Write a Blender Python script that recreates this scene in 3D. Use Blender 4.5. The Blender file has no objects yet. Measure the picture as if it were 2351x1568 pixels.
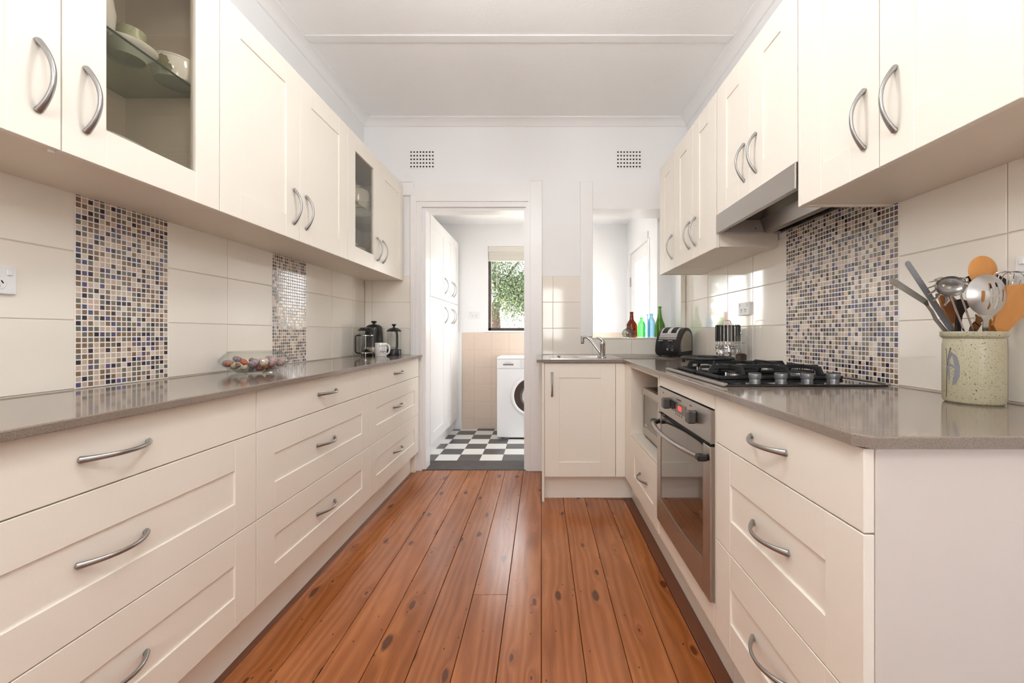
import bpy, bmesh, math, random
from mathutils import Vector, Matrix
R = math.radians
PI = math.pi
rnd = random.Random(7)
SC = bpy.context.scene
C = SC.collection

# ------------------------------------------------------------------ camera, light, exposure
HC, F, VX, VY = 1.066, 945.0, 1243.0, 765.0
cd = bpy.data.cameras.new('camera')
cd.sensor_width = 36
cd.sensor_fit = 'HORIZONTAL'
cd.lens = 36 * F / 2351
cd.shift_x = -(VX - 1175.5) / 2351
cd.shift_y = (VY - 784) / 2351
cd.clip_start = 0.02
cam = bpy.data.objects.new('camera', cd)
C.objects.link(cam)
cam.location = (0, 0, HC)
cam.rotation_euler = (PI / 2, 0, 0)
SC.camera = cam
SC.view_settings.view_transform = 'Standard'
SC.view_settings.look = 'None'
SC.view_settings.gamma = 1
SC.view_settings.use_curve_mapping = False
SC.view_settings.exposure = 0.82
SC.cycles.max_bounces = 10
SC.cycles.diffuse_bounces = 5
SC.cycles.glossy_bounces = 4
SC.cycles.transmission_bounces = 6
SC.cycles.transparent_max_bounces = 12
SC.cycles.caustics_reflective = False
SC.cycles.caustics_refractive = False
SC.cycles.sample_clamp_indirect = 4.0

SKY, SUN, GLOBE, GLOBE_REAR, GLOBE_LOW = 7.0, 4.5, 19.0, 20.0, 9.0  # the globes are added fill lamps, out of view
wd = bpy.data.worlds.new('sky')
SC.world = wd
wd.use_nodes = True
wn = wd.node_tree
wn.nodes.clear()
wo = wn.nodes.new('ShaderNodeOutputWorld')
wb = wn.nodes.new('ShaderNodeBackground')
wsky = wn.nodes.new('ShaderNodeTexSky')
wsky.sky_type = 'NISHITA'
wsky.sun_disc = False
wsky.sun_elevation = R(48)
wsky.sun_rotation = R(120)
wsky.dust_density = 3.0
wmul = wn.nodes.new('ShaderNodeMix'); wmul.data_type = 'RGBA'
wmul.inputs[0].default_value = 0.8
wmul.inputs[7].default_value = (1.0, 0.97, 0.95, 1)      # thin bright cloud over the sky
wsc = wn.nodes.new('ShaderNodeVectorMath'); wsc.operation = 'SCALE'; wsc.inputs[3].default_value = 0.12
wn.links.new(wsky.outputs[0], wsc.inputs[0])
wn.links.new(wsc.outputs[0], wmul.inputs[6])
wn.links.new(wmul.outputs[2], wb.inputs[0])
wb.inputs[1].default_value = SKY
wn.links.new(wb.outputs[0], wo.inputs[0])

sl = bpy.data.lights.new('sun', 'SUN')
sl.energy = SUN
sl.angle = R(1)
sl.color = (1, 0.95, 0.87)
so = bpy.data.objects.new('sun', sl)
C.objects.link(so)
so.rotation_euler = (R(40), R(0), R(62))

def portal(name, loc, rot, sx, sy):
    l = bpy.data.lights.new(name, 'AREA')
    l.shape = 'RECTANGLE'; l.size = sx; l.size_y = sy
    l.cycles.is_portal = True
    o = bpy.data.objects.new(name, l)
    C.objects.link(o)
    o.location = loc
    o.rotation_euler = rot

portal('window_portal', (-0.14, 4.86, 1.52), (R(-90), 0, 0), 0.95, 0.98)
portal('door_portal', (1.12, 4.06, 1.2), (0, R(90), 0), 1.4, 0.6)
portal('rear_portal', (0, -2.7, 1.5), (R(90), 0, 0), 1.0, 1.2)

# ------------------------------------------------------------------ helpers
def W(px, py, D):
    return Vector(((px - VX) / F * D, D, HC - (py - VY) / F * D))

MATS = {}
def newmat(name):
    m = bpy.data.materials.new(name)
    m.use_nodes = True
    MATS[name] = m
    nt = m.node_tree
    return m, nt, nt.nodes['Principled BSDF']

def lin(r, g, b):
    f = lambda c: ((c / 255 + 0.055) / 1.055) ** 2.4 if c > 10 else c / 255 / 12.92
    return (f(r), f(g), f(b))

def pm(name, col, rough=.5, metal=0, var=.05, scale=25, bump=0, bscale=None, stretch=(1, 1, 1), coat=0, spec=.5, rvar=0, emit=0):
    m, nt, b = newmat(name)
    N, L = nt.nodes, nt.links
    tc = N.new('ShaderNodeTexCoord'); mp = N.new('ShaderNodeMapping')
    mp.inputs['Scale'].default_value = stretch
    L.new(tc.outputs['Object'], mp.inputs[0])
    nz = N.new('ShaderNodeTexNoise'); nz.inputs['Scale'].default_value = scale; nz.inputs['Detail'].default_value = 3
    L.new(mp.outputs[0], nz.inputs['Vector'])
    mx = N.new('ShaderNodeMix'); mx.data_type = 'RGBA'
    mx.inputs[6].default_value = (*[max(0, c * (1 - var)) for c in col], 1)
    mx.inputs[7].default_value = (*[min(1, c * (1 + var)) for c in col], 1)
    L.new(nz.outputs[0], mx.inputs[0])
    L.new(mx.outputs[2], b.inputs['Base Color'])
    b.inputs['Roughness'].default_value = rough
    b.inputs['Metallic'].default_value = metal
    b.inputs['Coat Weight'].default_value = coat
    b.inputs['Coat Roughness'].default_value = .06
    b.inputs['Specular IOR Level'].default_value = spec
    if rvar:
        mr = N.new('ShaderNodeMapRange')
        mr.inputs[3].default_value = max(0, rough - rvar); mr.inputs[4].default_value = rough + rvar
        L.new(nz.outputs[0], mr.inputs[0]); L.new(mr.outputs[0], b.inputs['Roughness'])
    if bump:
        n2 = N.new('ShaderNodeTexNoise'); n2.inputs['Scale'].default_value = bscale or scale
        L.new(mp.outputs[0], n2.inputs['Vector'])
        bp = N.new('ShaderNodeBump'); bp.inputs['Strength'].default_value = bump; bp.inputs['Distance'].default_value = .002
        L.new(n2.outputs[0], bp.inputs['Height']); L.new(bp.outputs[0], b.inputs['Normal'])
    if emit:
        L.new(mx.outputs[2], b.inputs['Emission Color'])
        b.inputs['Emission Strength'].default_value = emit
    return m

def thin_glass(name, tint, refl=1.0, rough=.01, edge=None):
    """clear sheet or hollow glass: tinted see-through plus Fresnel reflection"""
    m, nt, b = newmat(name)
    N, L = nt.nodes, nt.links
    N.remove(b)
    out = [n for n in N if n.type == 'OUTPUT_MATERIAL'][0]
    tr = N.new('ShaderNodeBsdfTransparent')
    gl = N.new('ShaderNodeBsdfGlossy'); gl.inputs['Roughness'].default_value = rough
    lw = N.new('ShaderNodeLayerWeight'); lw.inputs[0].default_value = .25
    if edge:
        mc = N.new('ShaderNodeMix'); mc.data_type = 'RGBA'
        mc.inputs[6].default_value = (*tint, 1); mc.inputs[7].default_value = (*edge, 1)
        L.new(lw.outputs['Facing'], mc.inputs[0]); L.new(mc.outputs[2], tr.inputs[0])
    else:
        tr.inputs[0].default_value = (*tint, 1)
    fw_ = N.new('ShaderNodeLayerWeight'); fw_.inputs[0].default_value = .5
    p5 = N.new('ShaderNodeMath'); p5.operation = 'POWER'; p5.inputs[1].default_value = 5
    L.new(fw_.outputs['Facing'], p5.inputs[0])
    ml = N.new('ShaderNodeMath'); ml.operation = 'MULTIPLY_ADD'; ml.inputs[1].default_value = .9 * refl; ml.inputs[2].default_value = .045 * refl
    ml.use_clamp = True
    L.new(p5.outputs[0], ml.inputs[0])
    mx = N.new('ShaderNodeMixShader')
    L.new(ml.outputs[0], mx.inputs[0]); L.new(tr.outputs[0], mx.inputs[1]); L.new(gl.outputs[0], mx.inputs[2])
    L.new(mx.outputs[0], out.inputs[0])
    return m

class MB:
    """collects shapes and links them as ONE mesh object"""
    def __init__(s):
        s.v = []; s.f = []; s.mi = []; s.m = 0
    def add(s, vs, fs):
        n = len(s.v)
        s.v += [tuple(v) for v in vs]
        s.f += [tuple(i + n for i in f) for f in fs]
        s.mi += [s.m] * len(fs)
        return s
    def box(s, x0, y0, z0, x1, y1, z1, b=0):
        x0, x1 = min(x0, x1), max(x0, x1); y0, y1 = min(y0, y1), max(y0, y1); z0, z1 = min(z0, z1), max(z0, z1)
        b = min(b, .45 * (x1 - x0), .45 * (y1 - y0), .45 * (z1 - z0))
        if b <= 0:
            v = [(x, y, z) for x in (x0, x1) for y in (y0, y1) for z in (z0, z1)]
            return s.add(v, [(0, 1, 3, 2), (4, 6, 7, 5), (0, 4, 5, 1), (2, 3, 7, 6), (0, 2, 6, 4), (1, 5, 7, 3)])
        v = []
        for x, dx in ((x0, b), (x1, -b)):
            for y, dy in ((y0, b), (y1, -b)):
                for z, dz in ((z0, b), (z1, -b)):
                    v += [(x, y + dy, z + dz), (x + dx, y, z + dz), (x + dx, y + dy, z)]
        i = lambda a, c, d, k: (a * 4 + c * 2 + d) * 3 + k
        f = []
        for a in (0, 1):
            f.append((i(a, 0, 0, 0), i(a, 0, 1, 0), i(a, 1, 1, 0), i(a, 1, 0, 0)))
            f.append((i(0, a, 0, 1), i(0, a, 1, 1), i(1, a, 1, 1), i(1, a, 0, 1)))
            f.append((i(0, 0, a, 2), i(0, 1, a, 2), i(1, 1, a, 2), i(1, 0, a, 2)))
            for c in (0, 1):
                f.append((i(a, c, 0, 0), i(a, c, 1, 0), i(a, c, 1, 1), i(a, c, 0, 1)))
                f.append((i(a, 0, c, 0), i(a, 1, c, 0), i(a, 1, c, 2), i(a, 0, c, 2)))
                f.append((i(0, a, c, 1), i(1, a, c, 1), i(1, a, c, 2), i(0, a, c, 2)))
                for d in (0, 1):
                    f.append((i(a, c, d, 0), i(a, c, d, 1), i(a, c, d, 2)))
        return s.add(v, f)
    def tube(s, pts, r, seg=10, closed=False, cap=True, flat=1.0, up=(0, 0, 1)):
        """sweep of a round (flat=1) or elliptical section along pts"""
        P = [Vector(p) for p in pts]
        n = len(P)
        rr = r if isinstance(r, (list, tuple)) else [r] * n
        v = []
        last = None
        for k in range(n):
            a = P[(k - 1) % n] if (closed or k) else P[0]
            b = P[(k + 1) % n] if (closed or k < n - 1) else P[-1]
            t = (b - a).normalized()
            if last is None:
                u = Vector(up)
                if abs(u.dot(t)) > .95: u = Vector((1, 0, 0)) if abs(t.x) < .9 else Vector((0, 1, 0))
            else:
                u = last
            u = (u - t * u.dot(t)).normalized()
            last = u
            w = t.cross(u)
            for j in range(seg):
                an = 2 * PI * j / seg
                v.append(P[k] + u * (math.cos(an) * rr[k] * flat) + w * (math.sin(an) * rr[k]))
        f = []
        for k in range(n if closed else n - 1):
            for j in range(seg):
                a, b = k * seg + j, k * seg + (j + 1) % seg
                c, d = ((k + 1) % n) * seg + (j + 1) % seg, ((k + 1) % n) * seg + j
                f.append((a, b, c, d))
        if cap and not closed:
            f.append(tuple(range(seg))); f.append(tuple((n - 1) * seg + j for j in range(seg)))
        return s.add(v, f)
    def lathe(s, prof, seg=32, c=(0, 0, 0), sx=1, sy=1, lobes=0, la=0):
        v = []; f = []
        n = len(prof)
        for r, z in prof:
            for j in range(seg):
                an = 2 * PI * j / seg
                q = r * (1 + la * math.cos(lobes * an)) if lobes else r
                v.append((c[0] + q * sx * math.cos(an), c[1] + q * sy * math.sin(an), c[2] + z))
        for k in range(n - 1):
            for j in range(seg):
                f.append((k * seg + j, k * seg + (j + 1) % seg, (k + 1) * seg + (j + 1) % seg, (k + 1) * seg + j))
        if prof[0][0] > 1e-6: f.append(tuple(range(seg)))
        if prof[-1][0] > 1e-6: f.append(tuple((n - 1) * seg + j for j in range(seg)))
        return s.add(v, f)
    def shell(s, prof, seg=32, c=(0, 0, 0), sx=1, sy=1):
        """lathe without caps"""
        k = len(s.f)
        s.lathe(prof, seg, c, sx, sy)
        for q in (1, 2):
            if len(s.f) > k and len(s.f[-1]) == seg:
                s.f.pop(); s.mi.pop()
        return s
    def cyl(s, p0, p1, r0, r1=None, seg=16):
        return s.tube([p0, p1], [r0, r0 if r1 is None else r1], seg)
    def prism(s, out, plane, a, b):
        """extrude a 2-D outline; plane 'xz' extrudes along y from a to b, 'xy' along z, 'yz' along x"""
        g = {'xz': lambda p, t: (p[0], t, p[1]), 'xy': lambda p, t: (p[0], p[1], t), 'yz': lambda p, t: (t, p[0], p[1])}[plane]
        n = len(out)
        v = [g(p, a) for p in out] + [g(p, b) for p in out]
        f = [tuple(range(n)), tuple(range(2 * n - 1, n - 1, -1))] + [(j, (j + 1) % n, n + (j + 1) % n, n + j) for j in range(n)]
        return s.add(v, f)
    def xf(s, M, start=0):
        s.v[start:] = [tuple(M @ Vector(p)) for p in s.v[start:]]
        return s
    def mesh(s, name, mats, smooth=None):
        me = bpy.data.meshes.new(name)
        me.from_pydata(s.v, [], s.f)
        bm = bmesh.new(); bm.from_mesh(me)
        bmesh.ops.remove_doubles(bm, verts=bm.verts, dist=1e-6)
        bmesh.ops.recalc_face_normals(bm, faces=bm.faces)
        bm.to_mesh(me); bm.free()
        ms = mats if isinstance(mats, (list, tuple)) else [mats]
        for m in ms: me.materials.append(m)
        if len(ms) > 1 and len(me.polygons) == len(s.mi):
            me.polygons.foreach_set('material_index', s.mi)
        if smooth:
            me.polygons.foreach_set('use_smooth', [True] * len(me.polygons))
            me.set_sharp_from_angle(angle=R(smooth))
        me.update()
        return me
    def build(s, name, mats, parent=None, loc=(0, 0, 0), smooth=None, org=None):
        if org is not None:
            o_ = Vector(org)
            s.v = [tuple(Vector(p) - o_) for p in s.v]
        o = bpy.data.objects.new(name, s.mesh(name, mats, smooth))
        C.objects.link(o)
        o.location = loc
        if parent: o.parent = parent
        return o

def inst(name, me, parent=None, loc=(0, 0, 0), rot=(0, 0, 0)):
    o = bpy.data.objects.new(name, me)
    C.objects.link(o)
    o.location = loc; o.rotation_euler = rot
    if parent: o.parent = parent
    return o

def tag(o, label=None, cat=None, group=None, kind=None):
    if label: o['label'] = label
    if cat: o['category'] = cat
    if group: o['group'] = group
    if kind: o['kind'] = kind
    return o

def thing(name, label, cat, loc=(0, 0, 0), rz=0, group=None):
    o = bpy.data.objects.new(name, None)
    C.objects.link(o)
    o.empty_display_size = .05
    o.location = loc; o.rotation_euler = (0, 0, rz)
    return tag(o, label, cat, group)

def struct(o, label=None):
    o['kind'] = 'structure'
    if label: o['label'] = label
    return o

def text_mesh(txt, size, depth, mat, name='lettering', spacing=1.0, bend=None, align='CENTER'):
    cu = bpy.data.curves.new('t', 'FONT')
    cu.body = txt; cu.size = size; cu.extrude = depth; cu.align_x = align; cu.align_y = 'CENTER'; cu.space_character = spacing
    cu.resolution_u = 2
    o = bpy.data.objects.new('t', cu); C.objects.link(o)
    dg = bpy.context.evaluated_depsgraph_get()
    me = bpy.data.meshes.new_from_object(o.evaluated_get(dg))
    me.name = name
    bpy.data.objects.remove(o); bpy.data.curves.remove(cu)
    me.transform(Matrix.Rotation(PI / 2, 4, 'X'))        # upright, reading from -y
    if bend:
        for v in me.vertices:
            a = v.co.x / bend
            q = bend - v.co.y
            v.co.x, v.co.y = q * math.sin(a), -q * math.cos(a)
    me.materials.clear(); me.materials.append(mat)
    return me

def bool_diff(mb, cut, name, mats, smooth=None):
    a = mb.build('ba', mats); b = cut.build('bb', mats)
    md = a.modifiers.new('b', 'BOOLEAN'); md.operation = 'DIFFERENCE'; md.object = b; md.solver = 'EXACT'
    dg = bpy.context.evaluated_depsgraph_get()
    me = bpy.data.meshes.new_from_object(a.evaluated_get(dg))
    me.name = name
    bpy.data.objects.remove(a); bpy.data.objects.remove(b)
    if smooth:
        me.polygons.foreach_set('use_smooth', [True] * len(me.polygons)); me.set_sharp_from_angle(angle=R(smooth))
    return me

# ------------------------------------------------------------------ materials
WHITE = pm('white_wall_paint', lin(243, 243, 244), .55, var=.012, scale=6, bump=.05, bscale=160)
CEIL = pm('ceiling_plaster', lin(250, 250, 250), .7, var=.02, scale=9, bump=.5, bscale=90)
TRIM = pm('white_gloss_trim', lin(243, 242, 242), .3, var=.012, scale=8)
CREAM = pm('cream_vinyl_front', lin(241, 234, 222), .34, var=.015, scale=220, bump=.05, bscale=600)
CARC = pm('cream_carcass', lin(235, 225, 211), .4, var=.015, scale=200)
SHADEP = pm('end_panel_shade', lin(217, 208, 201), .45, var=.012, scale=300)  # cream end panel with its shade put into a greyer base colour
GROUT = pm('grout', lin(214, 202, 188), .8, var=.05, scale=60)
GROUT_W = pm('white_grout', lin(246, 241, 234), .75, var=.04, scale=80)
TILE = pm('cream_gloss_tile', lin(244, 237, 226), .07, var=.03, scale=3, bump=.12, bscale=7, coat=.3)
TILE_L = pm('beige_satin_tile', lin(224, 205, 188), .25, var=.04, scale=14)
STEEL = pm('brushed_steel', lin(184, 178, 172), .32, metal=1, var=.08, scale=30, stretch=(1, 30, 30), rvar=.06)
STEELV = pm('brushed_steel_fine', lin(176, 171, 166), .3, metal=1, var=.07, scale=40, stretch=(20, 1, 1), rvar=.06)
SATIN = pm('satin_nickel', lin(168, 167, 166), .3, metal=1, var=.04, scale=90)
CHROME = pm('chrome', lin(205, 205, 206), .07, metal=1, var=.03, scale=20)
BLACK = pm('black_plastic', lin(24, 24, 26), .3, var=.1, scale=60)
BLACKM = pm('black_cast_iron', lin(27, 27, 29), .55, var=.15, scale=120, bump=.2, bscale=300)
BLKGLASS = pm('black_glass', (.012, .012, .014), .06, var=.1, scale=15, coat=.6)
DARKGAP = pm('dark_recess', (.012, .011, .010), .8, var=.1)
PORC = pm('white_glazed_ceramic', lin(240, 239, 236), .12, var=.012, scale=10, coat=.5)
PLASTIC = pm('white_plastic', lin(236, 236, 236), .35, var=.01, scale=12)
OAKW = pm('oiled_beech', lin(203, 140, 74), .5, var=.12, scale=26, stretch=(3, 3, .5))
OAKD = pm('dark_oiled_wood', lin(170, 112, 68), .5, var=.14, scale=26, stretch=(3, 3, .5))
RED = pm('red_display', (1, .05, .04), .4, emit=1.3)
GLASS = thin_glass('window_glass', (.97, .98, .98))
CABGLASS = thin_glass('cabinet_door_glass', (.86, .84, .79), 1.0)
SHELFG = thin_glass('shelf_glass', (.82, .88, .84), 1.0)
EDGEG = pm('shelf_glass_edge', (.02, .05, .04), .1, var=.1)
CLEARG = thin_glass('clear_glass', (.985, .99, .985), .8, edge=(.86, .88, .87))
BROWNG = thin_glass('brown_bottle_glass', (.66, .36, .18), .9, edge=(.24, .09, .03))
GREENG = thin_glass('green_bottle_glass', (.55, .87, .58), .9, edge=(.16, .52, .22))
OLIVEG = thin_glass('olive_bottle_glass', (.64, .80, .46), .9, edge=(.24, .40, .14))
BLUEG = thin_glass('blue_bottle_glass', (.80, .93, .98), .9, edge=(.34, .64, .82))
PALEG = thin_glass('pale_bottle_glass', (.90, .94, .91), 1.2, edge=(.26, .34, .30))
SMOKEG = thin_glass('smoked_glass', (.10, .09, .08), 1.6)

def counter_mat():
    m, nt, b = newmat('taupe_engineered_stone')
    N, L = nt.nodes, nt.links
    tc = N.new('ShaderNodeTexCoord')
    n1 = N.new('ShaderNodeTexNoise'); n1.inputs['Scale'].default_value = 420; n1.inputs['Detail'].default_value = 2
    n2 = N.new('ShaderNodeTexNoise'); n2.inputs['Scale'].default_value = 5
    L.new(tc.outputs['Object'], n1.inputs['Vector']); L.new(tc.outputs['Object'], n2.inputs['Vector'])
    cr = N.new('ShaderNodeValToRGB')
    cr.color_ramp.elements[0].position = .3; cr.color_ramp.elements[0].color = (*lin(128, 115, 103), 1)
    cr.color_ramp.elements[1].position = .72; cr.color_ramp.elements[1].color = (*lin(151, 137, 125), 1)
    L.new(n1.outputs[0], cr.inputs[0])
    mx = N.new('ShaderNodeMix'); mx.data_type = 'RGBA'; mx.blend_type = 'MULTIPLY'; mx.inputs[0].default_value = .25
    L.new(cr.outputs[0], mx.inputs[6]); L.new(n2.outputs[0], mx.inputs[7])
    L.new(mx.outputs[2], b.inputs['Base Color'])
    b.inputs['Roughness'].default_value = .10
    b.inputs['Specular IOR Level'].default_value = .65
    return m
STONE = counter_mat()

def wood_floor_mat():
    m, nt, b = newmat('oiled_cypress_board')
    N, L = nt.nodes, nt.links
    def nd(t, **k):
        n = N.new(t)
        for a, v in k.items(): setattr(n, a, v)
        return n
    def mth(op, a, bb=None, c=None):
        n = nd('ShaderNodeMath', operation=op)
        for i, q in enumerate((a, bb, c)):
            if q is None: continue
            if isinstance(q, (int, float)): n.inputs[i].default_value = q
            else: L.new(q, n.inputs[i])
        return n.outputs[0]
    geo = nd('ShaderNodeNewGeometry'); oi = nd('ShaderNodeObjectInfo')
    sp = nd('ShaderNodeSeparateXYZ'); L.new(geo.outputs['Position'], sp.inputs[0])
    rx = mth('MULTIPLY', oi.outputs['Random'], 37.0)
    X = mth('ADD', sp.outputs[0], rx); Y = mth('ADD', sp.outputs[1], mth('MULTIPLY', rx, 1.7))
    def vec(sx, sy):
        c = nd('ShaderNodeCombineXYZ')
        L.new(mth('MULTIPLY', X, sx), c.inputs[0]); L.new(mth('MULTIPLY', Y, sy), c.inputs[1])
        return c.outputs[0]
    vo = nd('ShaderNodeTexVoronoi', voronoi_dimensions='2D'); vo.inputs['Scale'].default_value = 1
    nzw = nd('ShaderNodeTexNoise', noise_dimensions='2D'); nzw.inputs['Scale'].default_value = 1
    L.new(vec(30, 14), nzw.inputs['Vector'])
    addv = nd('ShaderNodeVectorMath', operation='MULTIPLY_ADD')
    addv.inputs[1].default_value = (.10, .10, 0)
    L.new(nzw.outputs['Color'], addv.inputs[0]); L.new(vec(9.0, 3.6), addv.inputs[2])
    L.new(addv.outputs[0], vo.inputs['Vector'])
    d = vo.outputs['Distance']
    sc_ = nd('ShaderNodeSeparateColor'); L.new(vo.outputs['Color'], sc_.inputs[0])
    gate = mth('GREATER_THAN', sc_.outputs[0], .46)
    ksz = mth('MULTIPLY_ADD', sc_.outputs[1], .12, .045)
    knot = mth('MULTIPLY', gate, mth('SMOOTHSTEP' if False else 'SUBTRACT', 1.0, mth('MINIMUM', 1.0, mth('DIVIDE', d, ksz))))
    halo = mth('MULTIPLY', gate, mth('POWER', 2.718, mth('MULTIPLY', d, -12.0)))
    nz = nd('ShaderNodeTexNoise', noise_dimensions='2D'); nz.inputs['Scale'].default_value = 1; nz.inputs['Detail'].default_value = 2
    L.new(vec(7, .9), nz.inputs['Vector'])
    ph = mth('ADD', mth('MULTIPLY', X, 150), mth('ADD', mth('MULTIPLY', nz.outputs[0], 22), mth('MULTIPLY', halo, 16)))
    band = mth('MULTIPLY_ADD', mth('SINE', ph), .5, .5)
    fine = nd('ShaderNodeTexNoise', noise_dimensions='2D'); fine.inputs['Scale'].default_value = 1; fine.inputs['Detail'].default_value = 3
    L.new(vec(420, 9), fine.inputs['Vector'])
    blot = nd('ShaderNodeTexNoise', noise_dimensions='2D'); blot.inputs['Scale'].default_value = 1; blot.inputs['Detail'].default_value = 2
    L.new(vec(5, 1.4), blot.inputs['Vector'])
    fac = mth('ADD', mth('MULTIPLY', band, .20), mth('ADD', mth('MULTIPLY', fine.outputs[0], .36), mth('MULTIPLY', blot.outputs[0], .46)))
    cr = nd('ShaderNodeValToRGB')
    e = cr.color_ramp.elements
    e[0].position = .28; e[0].color = (*lin(138, 76, 36), 1)
    e[1].position = .85; e[1].color = (*lin(196, 127, 76), 1)
    q = cr.color_ramp.elements.new(.55); q.color = (*lin(168, 100, 53), 1)
    L.new(fac, cr.inputs[0])
    hv = nd('ShaderNodeHueSaturation')
    L.new(cr.outputs[0], hv.inputs['Color'])
    L.new(mth('MULTIPLY_ADD', oi.outputs['Random'], .22, .88), hv.inputs['Value'])
    kmx = nd('ShaderNodeMix', data_type='RGBA')
    kmx.inputs[7].default_value = (*lin(62, 30, 16), 1)
    L.new(mth('MINIMUM', .92, mth('MULTIPLY', knot, 2.2)), kmx.inputs[0]); L.new(hv.outputs[0], kmx.inputs[6])
    hmx = nd('ShaderNodeMix', data_type='RGBA'); hmx.inputs[7].default_value = (*lin(128, 62, 30), 1)
    L.new(mth('MULTIPLY', halo, .40), hmx.inputs[0]); L.new(kmx.outputs[2], hmx.inputs[6])
    # small dark nail holes and pin marks
    v2 = nd('ShaderNodeTexVoronoi', voronoi_dimensions='2D'); v2.inputs['Scale'].default_value = 1
    L.new(vec(26, 14), v2.inputs['Vector'])
    s2 = nd('ShaderNodeSeparateColor'); L.new(v2.outputs['Color'], s2.inputs[0])
    hole = mth('MULTIPLY', mth('GREATER_THAN', s2.outputs[0], .88), mth('LESS_THAN', v2.outputs['Distance'], .07))
    nmx = nd('ShaderNodeMix', data_type='RGBA'); nmx.inputs[7].default_value = (*lin(58, 30, 18), 1)
    L.new(mth('MULTIPLY', hole, .8), nmx.inputs[0]); L.new(hmx.outputs[2], nmx.inputs[6])
    L.new(nmx.outputs[2], b.inputs['Base Color'])
    L.new(mth('MULTIPLY_ADD', blot.outputs[0], .16, .17), b.inputs['Roughness'])
    bp = nd('ShaderNodeBump'); bp.inputs['Strength'].default_value = .06; bp.inputs['Distance'].default_value = .003
    L.new(blot.outputs[0], bp.inputs['Height']); L.new(bp.outputs[0], b.inputs['Normal'])
    return m
BOARD = wood_floor_mat()

def crock_mat():
    m, nt, b = newmat('speckled_stoneware')
    N, L = nt.nodes, nt.links
    tc = N.new('ShaderNodeTexCoord')
    cur = None
    n0 = N.new('ShaderNodeTexNoise'); n0.inputs['Scale'].default_value = 14
    L.new(tc.outputs['Object'], n0.inputs['Vector'])
    mx = N.new('ShaderNodeMix'); mx.data_type = 'RGBA'
    mx.inputs[6].default_value = (*lin(164, 157, 130), 1); mx.inputs[7].default_value = (*lin(184, 178, 154), 1)
    L.new(n0.outputs[0], mx.inputs[0]); cur = mx.outputs[2]
    for sc, th, gate, colr in ((330, .26, .40, lin(122, 98, 70)), (170, .19, .55, lin(78, 54, 38)), (85, .13, .68, lin(52, 36, 28))):
        v = N.new('ShaderNodeTexVoronoi'); v.inputs['Scale'].default_value = sc
        mpv = N.new('ShaderNodeMapping'); mpv.inputs['Scale'].default_value = (1, 1, 1.6)
        L.new(tc.outputs['Object'], mpv.inputs[0]); L.new(mpv.outputs[0], v.inputs['Vector'])
        s = N.new('ShaderNodeSeparateColor'); L.new(v.outputs['Color'], s.inputs[0])
        a = N.new('ShaderNodeMath'); a.operation = 'LESS_THAN'; a.inputs[1].default_value = th; L.new(v.outputs['Distance'], a.inputs[0])
        g = N.new('ShaderNodeMath'); g.operation = 'GREATER_THAN'; g.inputs[1].default_value = gate; L.new(s.outputs[0], g.inputs[0])
        k = N.new('ShaderNodeMath'); k.operation = 'MULTIPLY'; L.new(a.outputs[0], k.inputs[0]); L.new(g.outputs[0], k.inputs[1])
        mm = N.new('ShaderNodeMix'); mm.data_type = 'RGBA'; mm.inputs[7].default_value = (*colr, 1)
        L.new(k.outputs[0], mm.inputs[0]); L.new(cur, mm.inputs[6]); cur = mm.outputs[2]
    L.new(cur, b.inputs['Base Color'])
    b.inputs['Roughness'].default_value = .34
    return m
CROCK = crock_mat()

def urchin_mat(name, c1, c2):
    m, nt, b = newmat(name)
    N, L = nt.nodes, nt.links
    tc = N.new('ShaderNodeTexCoord'); s = N.new('ShaderNodeSeparateXYZ'); L.new(tc.outputs['Object'], s.inputs[0])
    at = N.new('ShaderNodeMath'); at.operation = 'ARCTAN2'; L.new(s.outputs[1], at.inputs[0]); L.new(s.outputs[0], at.inputs[1])
    ml = N.new('ShaderNodeMath'); ml.operation = 'MULTIPLY'; ml.inputs[1].default_value = 10; L.new(at.outputs[0], ml.inputs[0])
    sn = N.new('ShaderNodeMath'); sn.operation = 'SINE'; L.new(ml.outputs[0], sn.inputs[0])
    mr = N.new('ShaderNodeMapRange'); mr.inputs[1].default_value = .1; mr.inputs[2].default_value = .9; L.new(sn.outputs[0], mr.inputs[0])
    mx = N.new('ShaderNodeMix'); mx.data_type = 'RGBA'
    mx.inputs[6].default_value = (*c1, 1); mx.inputs[7].default_value = (*c2, 1)
    L.new(mr.outputs[0], mx.inputs[0])
    L.new(mx.outputs[2], b.inputs['Base Color'])
    b.inputs['Roughness'].default_value = .6
    nz = N.new('ShaderNodeTexNoise'); nz.inputs['Scale'].default_value = 420; L.new(tc.outputs['Object'], nz.inputs['Vector'])
    bp = N.new('ShaderNodeBump'); bp.inputs['Strength'].default_value = .4; bp.inputs['Distance'].default_value = .001
    L.new(nz.outputs[0], bp.inputs['Height']); L.new(bp.outputs[0], b.inputs['Normal'])
    return m

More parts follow.
